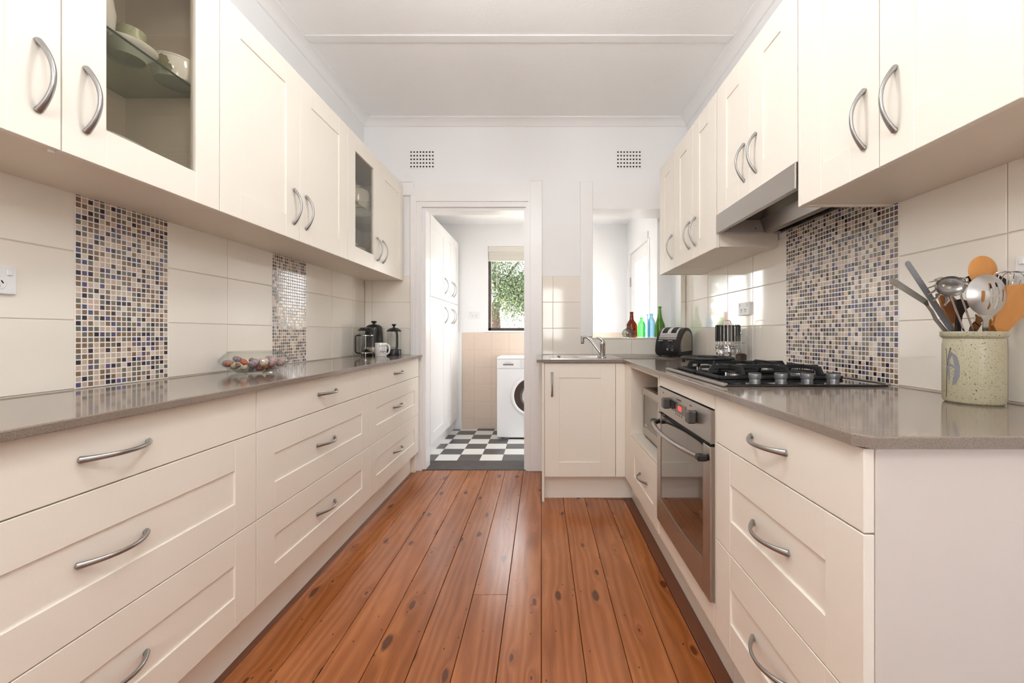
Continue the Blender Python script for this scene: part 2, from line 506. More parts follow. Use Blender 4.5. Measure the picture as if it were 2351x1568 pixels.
# ------------------------------------------------------------------ the setting
XL, XR, YB, YR, ZC = -1.37, 1.12, 3.19, -2.6, 2.72
TT = .006                                             # tile thickness in front of the plaster
wall_left = struct(MB().box(XL - .15, YR, -.1, XL - TT, YB + .25, ZC + .1).build('wall_left', WHITE))
wall_right = struct(MB().box(XR + TT, YR, -.1, XR + .15, YB + .25, ZC + .1).build('wall_right', WHITE))
mb = MB()
y0, y1 = YB + TT, YB + .25
mb.box(XL - TT, y0, 0, -.985, y1, ZC); mb.box(-.985, y0, 2.10, -.085, y1, ZC); mb.box(-.085, y0, 0, .395, y1, ZC)
mb.box(.395, y0, 0, 1.083, y1, 1.022); mb.box(.395, y0, 2.034, 1.083, y1, ZC); mb.box(1.083, y0, 0, XR + TT, y1, ZC)
wall_back = struct(mb.build('wall_back', WHITE))
mb = MB()
mb.box(XL - .15, YR - .15, -.1, -.5, YR, ZC + .1); mb.box(.5, YR - .15, -.1, XR + .15, YR, ZC + .1)
mb.box(-.5, YR - .15, -.1, .5, YR, .9); mb.box(-.5, YR - .15, 2.1, .5, YR, ZC + .1)
wall_rear = struct(mb.build('wall_rear', WHITE))
ceiling = struct(MB().box(XL - .15, YR - .15, ZC, XR + .15, YB + .25, ZC + .15).build('ceiling', CEIL))
floor = struct(MB().box(XL - .15, YR - .15, -.15, XR + .15, YB + .012, -.019).build('floor', DARKGAP))

# floorboards, each its own object
edges = [-1.0 + .0, -.9765, -.835, -.697, -.558, -.4185, -.279, -.1395, 0, .1395, .279, .4185, .5335]
cuts = {4: [.72], 5: [.35], 6: [1.679], 7: [-.4], 8: [.1], 3: [-.2], 9: [-.8], 10: [.45], 2: [.2], 11: [-.1]}
meshes = {}
for i in range(len(edges) - 1):
    a, b = edges[i] + .0011, edges[i + 1] - .0011
    ys = [YR] + cuts.get(i, [-.6]) + [YB + .012]
    if i in (9, 10, 11): ys[-1] = 2.78
    for k in range(len(ys) - 1):
        p, q = ys[k] + .0007, ys[k + 1] - .0007
        dz = rnd.uniform(-.0007, .0005)
        me = MB().box(-(b - a) / 2, -(q - p) / 2, -.019, (b - a) / 2, (q - p) / 2, 0, .0012).mesh('floorboard', BOARD)
        inst('floorboard', me, floor, ((a + b) / 2, (p + q) / 2, dz))
EDGEB = pm('dark_edge_board', lin(104, 58, 36), .35, var=.2, scale=12, stretch=(8, 1, 1))  # strips along the kickboards, darker brown than the boards
for (xa, xb) in ((-1.001, -.978), (.535, .586)):
    inst('edge_strip', MB().box(xa, YR, -.01, xb, 3.1 if xa < 0 else 2.66, .0005, .001).mesh('edge_strip', EDGEB), floor)
inst('edge_strip', MB().box(.40, 2.632, -.01, .586, 2.652, .0012, .001).mesh('edge_strip', EDGEB), floor)

# plaster cornice and ceiling batten
def cornice(name, p0, p1, inward):
    """cove profile swept between two points along the wall head; inward = unit vector into the room"""
    prof = [(0, 0), (.062, 0), (.062, -.008), (.052, -.010), (.034, -.018), (.020, -.030), (.012, -.044), (.008, -.050), (0, -.052)]
    a, b = Vector(p0), Vector(p1); n = Vector(inward)
    v = [a + n * u + Vector((0, 0, w)) for u, w in prof] + [b + n * u + Vector((0, 0, w)) for u, w in prof]
    k = len(prof)
    m = MB(); m.add(v, [(j, (j + 1) % k, k + (j + 1) % k, k + j) for j in range(k)] + [tuple(range(k)), tuple(range(2 * k - 1, k - 1, -1))])
    return struct(m.build(name, TRIM, smooth=25))
cornice('trim_1', (XL - TT, YR, ZC), (XL - TT, YB, ZC), (1, 0, 0))
cornice('trim_2', (XR + TT, YR, ZC), (XR + TT, YB, ZC), (-1, 0, 0))
cornice('trim_3', (XL, YB + TT, ZC), (XR, YB + TT, ZC), (0, -1, 0))
mb = MB(); mb.box(XL + .055, 2.277, ZC - .007, XR - .055, 2.335, ZC, .003)
struct(mb.build('trim_4', TRIM))

# tiles
TM = {}
def tile(parent, m, side, u0, u1, z0, z1, face, gap=.0015, th=TT, name='tile', b=.0012):
    w, h = round(u1 - u0 - 2 * gap, 4), round(z1 - z0 - 2 * gap, 4)
    key = (w, h, m.name, th)
    if key not in TM:
        TM[key] = MB().box(-w / 2, 0, -h / 2, w / 2, th, h / 2, b).mesh(name, m)
    uc, zc = (u0 + u1) / 2, (z0 + z1) / 2
    loc, rz = {'left': ((face, uc, zc), PI / 2), 'right': ((face, uc, zc), -PI / 2), 'back': ((uc, face, zc), 0)}[side]
    return inst(name, TM[key], parent, loc, (0, 0, rz))
ROWS = [(.902, 1.104), (1.104, 1.306), (1.306, 1.508)]
def backing(parent, side, u0, u1, z0, z1, face):
    m = MB()
    if side == 'left': m.box(face - TT, u0, z0, face - .0022, u1, z1)
    if side == 'right': m.box(face + .0022, u0, z0, face + TT, u1, z1)
    if side == 'back': m.box(u0, face + .0022, z0, u1, face + TT, z1)
    return m.build('grout_bed', GROUT, parent)
backing(wall_left, 'left', .3, YB, .88, 1.509, XL)
for u0, u1 in ((.309, .609), (.609, .909), (.909, 1.209), (1.511, 1.798), (1.798, 2.095), (2.397, 2.692), (2.692, 2.985), (2.985, 3.188)):
    for z0, z1 in ROWS: tile(wall_left, TILE, 'left', u0, u1, z0, z1, XL)
backing(wall_right, 'right', .3, YB, .88, 1.509, XR)
for u0, u1 in ((.39, .69), (.69, .99), (.99, 1.291), (1.883, 2.18), (2.18, 2.475), (2.475, 2.77), (2.77, 3.068), (3.068, 3.188)):
    for z0, z1 in ROWS: tile(wall_right, TILE, 'right', u0, u1, z0, z1, XR)
backing(wall_back, 'back', XL, -1.012, .88, 1.509, YB)
backing(wall_back, 'back', .007, .395, .88, 1.509, YB)
backing(wall_back, 'back', .395, XR, .88, 1.02, YB)
backing(wall_back, 'back', 1.083, XR, 1.02, 1.509, YB)
for z0, z1 in ROWS:
    for u0, u1 in ((-1.369, -1.312), (-1.312, -1.012), (.008, .09), (1.083, 1.119)):
        tile(wall_back, TILE, 'back', u0, u1, z0 if u0 < 1 or z0 > 1 else .902, z1, YB)
    if z0 > 1: tile(wall_back, TILE, 'back', .09, .31, z0, z1, YB)
tile(wall_back, TILE, 'back', .09, .395, .902, 1.104, YB)
for u0, u1 in ((.395, .70), (.70, 1.0), (1.0, 1.083)): tile(wall_back, TILE, 'back', u0, u1, .902, 1.022, YB)

# mosaic panels
MOSC = [(lin(64, 52, 66), .28), (lin(92, 86, 128), .13), (lin(134, 106, 84), .17), (lin(196, 170, 150), .22), (lin(122, 118, 104), .14), (lin(216, 200, 184), .06)]
MOSC = [(lin(52, 43, 58), 19), (lin(86, 81, 118), 11), (lin(128, 104, 84), 18), (lin(198, 176, 158), 26), (lin(112, 109, 98), 19), (lin(216, 202, 188), 7)]
MOSM = [pm('mosaic_glass_%s' % n, c, .12, var=.12, scale=160, stretch=(6, 6, .6), coat=.4) for (c, _), n in zip(MOSC, ('plum', 'violet', 'brown', 'rose_beige', 'olive_grey', 'cream'))]
MOSW = [w for _, w in MOSC]
TP = .01667
def mos_v(s=.0066, t=.0040, b=.0008):
    return [(-s, t, -s), (s, t, -s), (s, t, s), (-s, t, s), (-s, b, -s), (s, b, -s), (s, b, s), (-s, b, s),
            (-s + b, 0, -s + b), (s - b, 0, -s + b), (s - b, 0, s - b), (-s + b, 0, s - b)]
MOS_F = [(0, 1, 5, 4), (1, 2, 6, 5), (2, 3, 7, 6), (3, 0, 4, 7), (4, 5, 9, 8), (5, 6, 10, 9), (6, 7, 11, 10), (7, 4, 8, 11), (8, 9, 10, 11)]
MOS_ME = []
for m in MOSM:
    q = MB(); q.add(mos_v(), MOS_F); MOS_ME.append(q.mesh('mosaic_tile', m))
def mosaic(parent, side, face, u0, pitch, cols, z0, rows, singles, near_first=True, seed=1):
    rr = random.Random(seed)
    u1, z1 = u0 + pitch * cols, z0 + TP * rows
    mm = MB()
    if side == 'left': mm.box(face - TT, u0 - .002, z0 - .002, face + .0008 - .001, u1 + .002, z1)
    else: mm.box(face + .0002, u0 - .002, z0 - .002, face + TT, u1 + .002, z1)
    panel = mm.build('mosaic_panel', GROUT_W, parent)
    cells = []
    prev = {}
    for r in range(rows):
        for c in range(cols):
            while True:
                k = rr.choices(range(6), MOSW)[0]
                if k in (0, 1) and (prev.get((r - 1, c)) == k or prev.get((r, c - 1)) == k) and rr.random() < .8: continue
                break
            prev[(r, c)] = k
            cells.append((u0 + pitch * (c + .5), z0 + TP * (r + .5), k))
    cells.sort(key=lambda t: (round(t[0], 4), abs(t[1] - 1.2)))
    fx = face + (.0007 if side == 'left' else -.0007)
    rz = PI / 2 if side == 'left' else -PI / 2
    for u, z, k in cells[:singles]:
        inst('mosaic_tile', MOS_ME[k], panel, (fx, u, z), (0, 0, rz))
    if cells[singles:]:
        jm = MB()
        M = Matrix.Rotation(rz, 4, 'Z')
        base = [M @ Vector(p) for p in mos_v()]
        for u, z, k in cells[singles:]:
            jm.m = k
            jm.add([(p.x + fx, p.y + u, p.z + z) for p in base], MOS_F)
        o = jm.build('mosaic_tile_field', MOSM, panel)
        o['kind'] = 'stuff'
mosaic(wall_left, 'left', XL, 1.2095, TP, 18, .904, 35, 300, seed=3)
mosaic(wall_left, 'left', XL, 2.096, TP, 18, .904, 35, 0, seed=5)
mosaic(wall_right, 'right', XR, 1.2915, .01643, 36, .904, 38, 300, seed=9)

# door frame between kitchen and laundry
mb = MB()
yf = YB - .018
mb.box(-1.012, yf, 0, -.984, YB + TT, 2.13, .003); mb.box(-1.083, yf, 2.13, -.986, YB + TT, 2.235, .003)
top = [(-1.083, 2.235), (-.989, 2.235)] + [(-1.036 + .047 * math.cos(a), 2.235 + .052 * math.sin(a)) for a in [PI * k / 8 for k in range(0, 9)]]
mb.prism([(-1.083, 2.23), (-.989, 2.23)] + [(-1.036 + .047 * math.cos(PI * k / 8), 2.235 + .055 * math.sin(PI * k / 8)) for k in range(9)], 'xz', yf, YB + TT)
struct(mb.build('trim_5', TRIM))
mb = MB()
mb.box(-.088, yf, 0, .006, YB + TT, 2.245, .003)
mb.prism([(-.085, 2.24), (.004, 2.24)] + [(-.04 + .044 * math.cos(PI * k / 8), 2.243 + .045 * math.sin(PI * k / 8)) for k in range(9)], 'xz', yf, YB + TT)
struct(mb.build('trim_6', TRIM))
arch = [(-.989 + .901 * k / 12, 2.19 + .045 * math.sin(PI * k / 12)) for k in range(13)]
mb = MB(); mb.prism([(-.989, 2.10)] + arch + [(-.088, 2.10)], 'xz', YB - .008, YB + TT)
struct(mb.build('trim_7', TRIM))
mb = MB()
for (xa, xb, ya, yb) in ((-.984, -.968, YB - .014, YB + .20), (-.968, -.928, YB - .004, YB + .20), (-.928, -.901, YB + .018, YB + .14)):
    mb.box(xa, ya, 0, xb, yb, 2.085 if xa < -.97 else 2.045 if xa < -.95 else 2.022)
for (xa, xb, ya, yb) in ((-.100, -.088, YB - .014, YB + .20), (-.122, -.100, YB - .004, YB + .20), (-.135, -.122, YB + .018, YB + .14)):
    mb.box(xa, ya, 0, xb, yb, 2.085 if xb > -.095 else 2.045 if xb > -.11 else 2.022)
mb.box(-.984, YB - .014, 2.085, -.088, YB + .20, 2.0995)
mb.box(-.968, YB - .004, 2.045, -.100, YB + .20, 2.085)
mb.box(-.928, YB + .018, 2.022, -.122, YB + .14, 2.045)
struct(mb.build('trim_8', TRIM))
# opening above the sink
mb = MB()
mb.box(.30, YB - .016, 1.04, .397, YB + TT, 2.24, .003)
mb.prism([(.30, 2.238), (.397, 2.238), (.385, 2.27), (.312, 2.27)], 'xz', YB - .016, YB + TT)
struct(mb.build('trim_9', TRIM))
arch = [(.397 + .72 * k / 10, 2.17 + .04 * math.sin(PI * k / 10)) for k in range(11)]
mb = MB(); mb.prism([(.397, 2.034)] + arch + [(1.117, 2.034)], 'xz', YB - .008, YB + TT)
mb.box(.395, YB - .012, 2.026, 1.083, YB + .25, 2.034)
struct(mb.build('trim_10', TRIM))
mb = MB(); mb.box(.395, YB - .004, 1.022, 1.083, YB + .262, 1.032, .002)
struct(mb.build('trim_11', TILE))
THR = pm('worn_painted_threshold', lin(72, 66, 64), .6, var=.6, scale=16, bump=.5, bscale=60)
mb = MB(); mb.box(-.99, YB + .012, -.04, -.086, YB + .25, .004, .006)
struct(mb.build('trim_12', THR))

# ------------------------------------------------------------------ laundry beyond
LB, LXR, LXL, LZC, LZF = 4.665, .968, -1.6, 2.305, -.015
lf = struct(MB().box(LXL, YB + .25, -.15, LXR + .05, LB, LZF - .004).build('laundry_floor', DARKGAP))
VD = pm('charcoal_vinyl', lin(78, 76, 80), .28, var=.06, scale=40)
VW = pm('white_vinyl', lin(232, 232, 228), .28, var=.03, scale=40)
tw, td = .191, .178
k0 = YB + .25
ys = [k0] + [3.494 + td * i for i in range(0, 7)] + [LB]
xs = [LXR - 0.0] + []
x = -.909 + tw * 0
xs = [-.99] + [-.909 + tw * i for i in range(0, 10)] + [LXR]
for j in range(len(ys) - 1):
    for i in range(len(xs) - 1):
        w, d = xs[i + 1] - xs[i], ys[j + 1] - ys[j]
        if w < .01 or d < .01: continue
        m = VD if (i + j) % 2 else VW
        key = ('f', round(w, 4), round(d, 4), m.name)
        if key not in TM: TM[key] = MB().box(-w / 2 + .0005, -d / 2 + .0005, -.004, w / 2 - .0005, d / 2 - .0005, 0, .0006).mesh('floor_tile', m)
        inst('floor_tile', TM[key], lf, ((xs[i] + xs[i + 1]) / 2, (ys[j] + ys[j + 1]) / 2, LZF))
struct(MB().box(LXL - .1, YB + .25, LZC, LXR + .2, LB + .2, LZC + .1).build('laundry_ceiling', CEIL))
struct(MB().box(LXL - .1, YB + .25, -.1, LXL, LB, LZC).build('laundry_wall_left', WHITE))
WX0, WX1, WZ0, WZ1 = -.607, .33, 1.095, 2.053
mb = MB()
mb.box(LXL - .1, LB, -.3, WX0, LB + .2, LZC); mb.box(WX1, LB, -.3, LXR + .18, LB + .2, LZC)
mb.box(WX0, LB, -.3, WX1, LB + .2, WZ0); mb.box(WX0, LB, WZ1, WX1, LB + .2, LZC)
mb.box(-1.0, LB - .03, LZF, -.9, LB, 1.07)
lwb = struct(mb.build('laundry_wall_back', WHITE))
lcols = [-.9 + .001, -.76, -.562, -.366, -.17, .026, .222, .418, .614, .81, LXR]
lrows = [LZF, .10, .296, .490, .684, .878, 1.072]
backing(lwb, 'back', -.9, LXR, LZF, 1.073, LB - TT)
for i in range(len(lcols) - 1):
    for j in range(len(lrows) - 1):
        tile(lwb, TILE_L, 'back', lcols[i], lcols[i + 1], lrows[j], lrows[j + 1], LB - TT)
DY0, DY1, DZ1 = 3.72, 4.49, 1.92
mb = MB()
mb.box(LXR, YB + .25, -.1, LXR + .15, DY0, LZC); mb.box(LXR, DY1, -.1, LXR + .15, LB, LZC); mb.box(LXR, DY0, DZ1, LXR + .15, DY1, LZC)
struct(mb.build('laundry_wall_right', WHITE))
# partly glazed outside door in the laundry's right wall
d = bpy.data.objects.new('door_1', None); C.objects.link(d); struct(d, 'white outside door with a tall glass pane seen through the opening above the sink')
mb = MB()
mb.box(LXR + .01, DY0 + .004, LZF, LXR + .05, 3.81, DZ1 - .005, .002); mb.box(LXR + .01, 4.307, LZF, LXR + .05, DY1 - .004, DZ1 - .005, .002)
mb.box(LXR + .01, 3.81, 1.79, LXR + .05, 4.307, DZ1 - .005, .002); mb.box(LXR + .01, 3.81, LZF, LXR + .05, 4.307, .55, .002)
mb.build('door_leaf', TRIM, d)
MB().box(LXR + .026, 3.81, .55, LXR + .032, 4.307, 1.79).build('pane', GLASS, d)
mb = MB()
mb.box(LXR - .006, DY0 - .05, LZF, LXR, DY0, DZ1, .002); mb.box(LXR - .012, DY1, LZF, LXR, DY1 + .06, DZ1 + .07, .003); mb.box(LXR - .012, DY0, DZ1, LXR, DY1, DZ1 + .07, .003)
mb.build('architrave', TRIM, d)
for z in (1.62, .35):
    MB().cyl((LXR + .004, DY1 - .002, z - .05), (LXR + .004, DY1 - .002, z + .05), .006, seg=10).build('hinge', SATIN, d)
for k in range(1, 4):
    MB().box(LXR + .034, 3.81 + .124 * k - .004, .56, LXR + .040, 3.81 + .124 * k + .004, 1.785).build('glazing_bar', TRIM, d)
# laundry window
BRZ = pm('bronze_window_frame', lin(74, 64, 58), .4, metal=.3, var=.1, scale=20)
w = bpy.data.objects.new('window_1', None); C.objects.link(w); struct(w, 'bronze framed laundry window looking out on a leafy tree')
mb = MB()
fw = .032
mb.box(WX0, LB + .04, WZ0, WX0 + fw, LB + .09, WZ1, .003); mb.box(WX1 - fw, LB + .04, WZ0, WX1, LB + .09, WZ1, .003)
mb.box(WX0, LB + .04, WZ0, WX1, LB + .09, WZ0 + fw, .003); mb.box(WX0, LB + .04, WZ1 - fw, WX1, LB + .09, WZ1, .003)
mb.box(-.155, LB + .04, WZ0, -.125, LB + .09, WZ1, .003)
mb.build('window_frame', BRZ, w)
for (xa, xb) in ((WX0 + fw, -.155), (-.125, WX1 - fw)):
    MB().box(xa, LB + .062, WZ0 + fw, xb, LB + .067, WZ1 - fw).build('pane', GLASS, w)
MB().box(WX0 - .03, LB - .012, WZ0 - .02, WX1 + .03, LB + .05, WZ0, .003).build('window_sill', TRIM, w)
# unseen rear window behind the camera, sized to limit the light it lets in
w2 = bpy.data.objects.new('window_2', None); C.objects.link(w2); struct(w2)
mb = MB()
for (xa, xb) in ((-.5, -.45), (-.03, .03), (.45, .5)): mb.box(xa, YR - .09, .9, xb, YR - .04, 2.1, .003)
for (za, zb) in ((.9, .95), (2.05, 2.1)): mb.box(-.5, YR - .09, za, .5, YR - .04, zb, .003)
mb.build('window_frame', TRIM, w2)
for (xa, xb) in ((-.45, -.03), (.03, .45)): MB().box(xa, YR - .067, .95, xb, YR - .062, 2.05).build('pane', GLASS, w2)
# ------------------------------------------------------------------ cabinets
def handle_mesh(L=.15, bow=.033, r0=.0062, r1=.0040):
    pts, rr = [], []
    n = 18
    for k in range(n + 1):
        u = -1 + 2 * k / n
        a = abs(u)
        y = -bow * (1 - a ** 2.1) - .002
        pts.append((u * L / 2, y, 0)); rr.append(r1 + (r0 - r1) * a ** 2.5)
    m = MB(); m.tube(pts, rr, 10, flat=1.25, up=(0, 0, 1))
    for u in (-1, 1):
        m.cyl((u * (L / 2 - .003), -.006, 0), (u * (L / 2 - .003), .0005, 0), .0058, .0062, 10)
    return m.mesh('handle', SATIN, 50)
HM = handle_mesh()

SHK = {}
FR = .093
def shaker_front(w, h, glass=False):
    key = ('g' if glass else 's', round(w, 4), round(h, 4))
    if key not in SHK:
        m = MB(); t = .018; b = .0011
        f = FR
        m.box(0, 0, 0, f, t, h, b); m.box(w - f, 0, 0, w, t, h, b)
        m.box(f - .0002, .0003, 0, w - f + .0002, t, f, b); m.box(f - .0002, .0003, h - f, w - f + .0002, t, h, b)
        SHK[key] = m.mesh('front', CREAM)
    return SHK[key]
PANM = {}
def front(root, name, x, z, w, h, style='shaker', hpos=None, hrot=0, mat_=None, z_in=None):
    """door or drawer front; local x along the run, y=0 the outer face; handle at hpos=(x,z) inside the front"""
    if style == 'slab':
        key = ('slab', round(w, 4), round(h, 4))
        if key not in SHK: SHK[key] = MB().box(0, 0, 0, w, .018, h, .0013).mesh('front', CREAM)
        me = SHK[key]
    else:
        me = shaker_front(w, h, style == 'glass')
    d = inst(name, me, root, (x, 0, z))
    if style == 'shaker':
        key = (round(w, 4), round(h, 4))
        if key not in PANM: PANM[key] = MB().box(FR - .001, .0055, FR - .001, w - FR + .001, .016, h - FR + .001).mesh('panel', CREAM)
        inst('panel', PANM[key], d)
    if style == 'glass':
        tag(inst('glass_pane', MB().box(FR - .001, .008, FR - .001, w - FR + .001, .012, h - FR + .001).mesh('glass_pane', CABGLASS), d), 'clear glass pane')
    if hpos:
        tag(inst('handle', HM, d, (hpos[0], 0 if style != 'shaker' or hrot else .0055, hpos[1]), (0, hrot, 0)))
    return d
V = PI / 2

def hollow(root, w, d, h, shelf=(), t=.016, y0=.0195, z0=0, name='carcass', back=True):
    m = MB()
    m.box(0, y0, z0, t, d, h, .0008); m.box(w - t, y0, z0, w, d, h, .0008)
    m.box(t, y0, z0, w - t, d, z0 + t); m.box(t, y0, h - t, w - t, d, h)
    if back: m.box(t, d - .006, z0 + t, w - t, d, h - t)
    return m.build(name, CARC, root)

# --- left wall run
ZU, HU = 1.471, 0.734
def wall_cab(label, loc, rz, w, d, doors, h=HU, shelves=(), group='cream wall cabinets'):
    r = thing('wall_cabinet', label, 'cabinet', loc, rz, group)
    hollow(r, w, d, h, z0=.004)
    for (x, dw, style, side) in doors:
        hx = None
        if side: hx = (dw - .046 if side == 'r' else .046, .14)
        front(r, 'door', x + .0015, 0, dw - .003, h, style, hx, V)
    for z in shelves:
        MB().box(.018, .03, z, w - .018, d - .008, z + .006).build('shelf', [SHELFG], r)
        MB().box(.018, .0285, z, w - .018, .03, z + .006).build('shelf_edge', [EDGEG], r)
    return r
DL = 1.37 - 1.066 - .0005
L1 = wall_cab('near left wall cabinet with a glass door holding a white casserole and plates', (-1.066, .465, ZU), PI / 2, .9, DL,
         [(0, .45, 'shaker', 'r'), (.45, .45, 'glass', 'l')], shelves=(.364,))
L2 = wall_cab('middle left wall cabinet with two solid cream doors', (-1.066, 1.365, ZU), PI / 2, .9, DL,
         [(0, .45, 'shaker', 'r'), (.45, .45, 'shaker', 'l')])
L3 = wall_cab('far left wall cabinet with a narrow glass door showing a lidded white pot', (-1.066, 2.265, ZU), PI / 2, .9, DL,
         [(0, .45, 'glass', 'r'), (.45, .45, 'shaker', 'l')], shelves=(.364,))
MB().box(.9, .001, 0, .918, DL, HU, .001).build('end_panel', CREAM, L3)
MB().lathe([(.0, -.003), (.005, -.003), (.006, -.001), (.006, .004)], 12, (.45, .024, .0)).build('door_bumper', PORC, L1, smooth=40)

# --- right wall run
DR = 1.12 - .825 - .0005
R1 = wall_cab('near right wall cabinet with two tall cream doors over the utensil crock', (.825, 1.309, ZU), -PI / 2, .603, DR,
         [(0, .303, 'shaker', 'r'), (.303, .30, 'shaker', 'l')])
MB().box(-.0155, .001, 0, -.0005, DR, HU, .001).build('end_panel', CREAM, R1)
R2 = wall_cab('short right wall cabinet above the steel range hood', (.825, 1.933, 1.62), -PI / 2, .606, DR,
         [(0, .304, 'shaker', 'r'), (.304, .302, 'shaker', 'l')], h=.585)
R3 = wall_cab('double right wall cabinet with paired handles beyond the range hood', (.825, 2.55, ZU), -PI / 2, .603, DR,
         [(0, .302, 'shaker', 'r'), (.302, .301, 'shaker', 'l')])
R4 = wall_cab('single door right wall cabinet farthest from the camera next to the back wall', (.825, 2.853, ZU), -PI / 2, .3, DR,
         [(0, .3, 'shaker', 'r')])
MB().box(-.016, .001, 0, -.0005, DR, HU, .001).build('end_panel', CREAM, R4)

# --- left base run: three drawer units
ZD = [(.737, .876, 'slab'), (.4455, .734, 'shaker'), (.157, .4425, 'shaker')]
def drawer_unit(label, loc, rz, w, depth, fw=None, end=None, group='cream base drawer units'):
    r = thing('drawer_unit', label, 'cabinet', loc, rz, group)
    fw = fw or w
    m = MB(); m.box(.0005, .0195, .155, w - .0005, depth, .879, .0008)
    m.build('carcass', CARC, r)
    for z0, z1, st in ZD:
        front(r, 'drawer', .0015, z0, fw - .003, z1 - z0, st, (fw / 2 - .0015, (z1 - z0) / 2), 0)
    k1 = w
    if end == 'leg':
        MB().box(w - .016, .0195, 0, w, depth, .1549, .001).build('end_panel', CREAM, r); k1 = w - .0165
    if end == 'near':
        MB().box(w, .0185, 0, w + .016, depth, .879, .001).build('end_panel', SHADEP, r)
    MB().box(.0005, .055, .001, k1, .071, .1545).build('kickboard', CREAM, r)
    return r
DBL = 1.37 - .945 - .0008
drawer_unit('nearest left base unit with three wide drawers under the end mosaic strip', (-.945, .465, 0), PI / 2, .9, DBL)
drawer_unit('middle left base unit with three drawers below the bowl of sea urchin shells', (-.945, 1.365, 0), PI / 2, .9, DBL)
drawer_unit('far left base unit with three narrow looking drawers ending at the doorway', (-.945, 2.265, 0), PI / 2, .9, DBL, end='leg')
DBR = 1.12 - .53 - .0008
drawer_unit('right base unit with three drawers at the near end beside the oven', (.53, 1.252, 0), -PI / 2, .561, DBR, fw=.577, end='near')

# --- oven housing
r = thing('oven_housing', 'cream base cabinet framing the built in oven', 'cabinet', (.53, 1.86, 0), -PI / 2)
w = .607
m = MB()
m.box(.0005, .003, .155, .0125, DBR, .879, .0008); m.box(w - .0125, .003, .155, w - .0005, DBR, .879, .0008)
m.box(.0125, .02, .155, w - .0125, DBR, .171); m.box(.0125, DBR - .006, .171, w - .0125, DBR, .879)
m.build('carcass', CARC, r)
MB().box(.013, .001, .8315, w - .013, .017, .876, .001).build('top_rail', CREAM, r)
MB().box(.013, .001, .157, w - .013, .017, .234, .001).build('bottom_rail', CREAM, r)
MB().box(.0005, .055, .001, w - .0005, .071, .1545).build('kickboard', CREAM, r)

# --- open niche unit for the microwave
r = thing('niche_unit', 'cream base unit with an open niche for the microwave above one drawer', 'cabinet', (.53, 2.449, 0), -PI / 2)
w = .588
m = MB()
m.box(.0005, .001, .459, .0125, DBR, .879, .0008); m.box(w - .0165, .001, .459, w - .0005, DBR, .879, .0008)
m.box(.0125, .003, .459, w - .0165, DBR, .475, .0008); m.box(.0125, .001, .862, w - .0165, DBR, .879, .0008)
m.box(.0125, DBR - .006, .475, w - .0165, DBR, .862); m.box(.001, .0195, .155, w - .001, DBR, .4585)
m.build('carcass', CARC, r)
front(r, 'drawer', .0015, .157, w - .003, .299, 'shaker', (w / 2, .15), 0)
MB().box(.0005, .055, .001, w - .0005, .071, .1545).build('kickboard', CREAM, r)
MB().lathe([(.0, 0), (.006, 0), (.006, -.003), (.0, -.004)], 12, (0, 0, 0)).xf(Matrix.Translation((.0125, .1, .80)) @ Matrix.Rotation(-PI / 2, 4, 'Y')).build('screw_cap', PORC, r)

# --- sink cabinet on the back wall
r = thing('sink_cabinet', 'cream sink base cabinet with one tall shaker door', 'cabinet', (.003, 2.605, 0), 0)
MB().box(0, -.004, 0, .0155, .58, .879, .001).build('end_panel', CREAM, r)
m = MB()
m.box(.016, .0195, .155, .032, .57, .879); m.box(.50, .0195, .155, .516, .57, .879)
m.box(.032, .0195, .155, .50, .57, .171); m.box(.032, .56, .171, .50, .57, .879); m.box(.032, .0195, .84, .50, .04, .879)
m.build('carcass', CARC, r)
front(r, 'door', .0175, .157, .448, .719, 'shaker', (.047, .585), V)
m = MB()
m.box(.468, .0, .157, .5268, .018, .876, .001); m.box(.5272, -.1555, .157, .545, .018, .876, .001)
m.build('corner_filler', CREAM, r)
m = MB(); m.box(.016, .06, .001, .598, .076, .1545); m.box(.582, -.1555, .001, .598, .0598, .1545)
m.build('kickboard', CREAM, r)

# ------------------------------------------------------------------ worktops
t = MB().box(XL + .0005, .35, .88, -.915, YB - .026, .90, .0025).build('worktop', STONE)
tag(t, 'long narrow taupe stone worktop along the left wall', 'worktop')
def holed_slab(outer, holes, z0, z1, bev):
    bm = bmesh.new()
    es = []
    for loop in [outer] + holes:
        vs = [bm.verts.new((x, y, z1)) for x, y in loop]
        es += [bm.edges.new((vs[i], vs[(i + 1) % len(vs)])) for i in range(len(vs))]
    bmesh.ops.triangle_fill(bm, use_beauty=True, use_dissolve=False, edges=es)
    res = bmesh.ops.extrude_face_region(bm, geom=bm.faces[:])
    bmesh.ops.translate(bm, vec=(0, 0, z0 - z1), verts=[g for g in res['geom'] if isinstance(g, bmesh.types.BMVert)])
    bmesh.ops.recalc_face_normals(bm, faces=bm.faces)
    sharp = [e for e in bm.edges if len(e.link_faces) == 2 and e.calc_face_angle(0) > .6 and all(v.co.z > z1 - 1e-6 for v in e.verts)]
    bmesh.ops.bevel(bm, geom=sharp, offset=bev, segments=2, affect='EDGES', profile=.5)
    me = bpy.data.meshes.new('worktop'); bm.to_mesh(me); bm.free()
    return me
me = holed_slab([(.515, .685), (.535, .66), (XR - .0005, .66), (XR - .0005, YB - .0005), (.008, YB - .0005), (.008, 3.16), (-.03, 3.16), (-.03, 2.59), (.515, 2.59)],
                [[(.105, 2.705), (.435, 2.705), (.435, 3.015), (.105, 3.015)]], .88, .90, .0025)
me.materials.append(STONE)
t = inst('worktop', me)
tag(t, 'taupe stone worktop turning the corner from hob to sink', 'worktop')

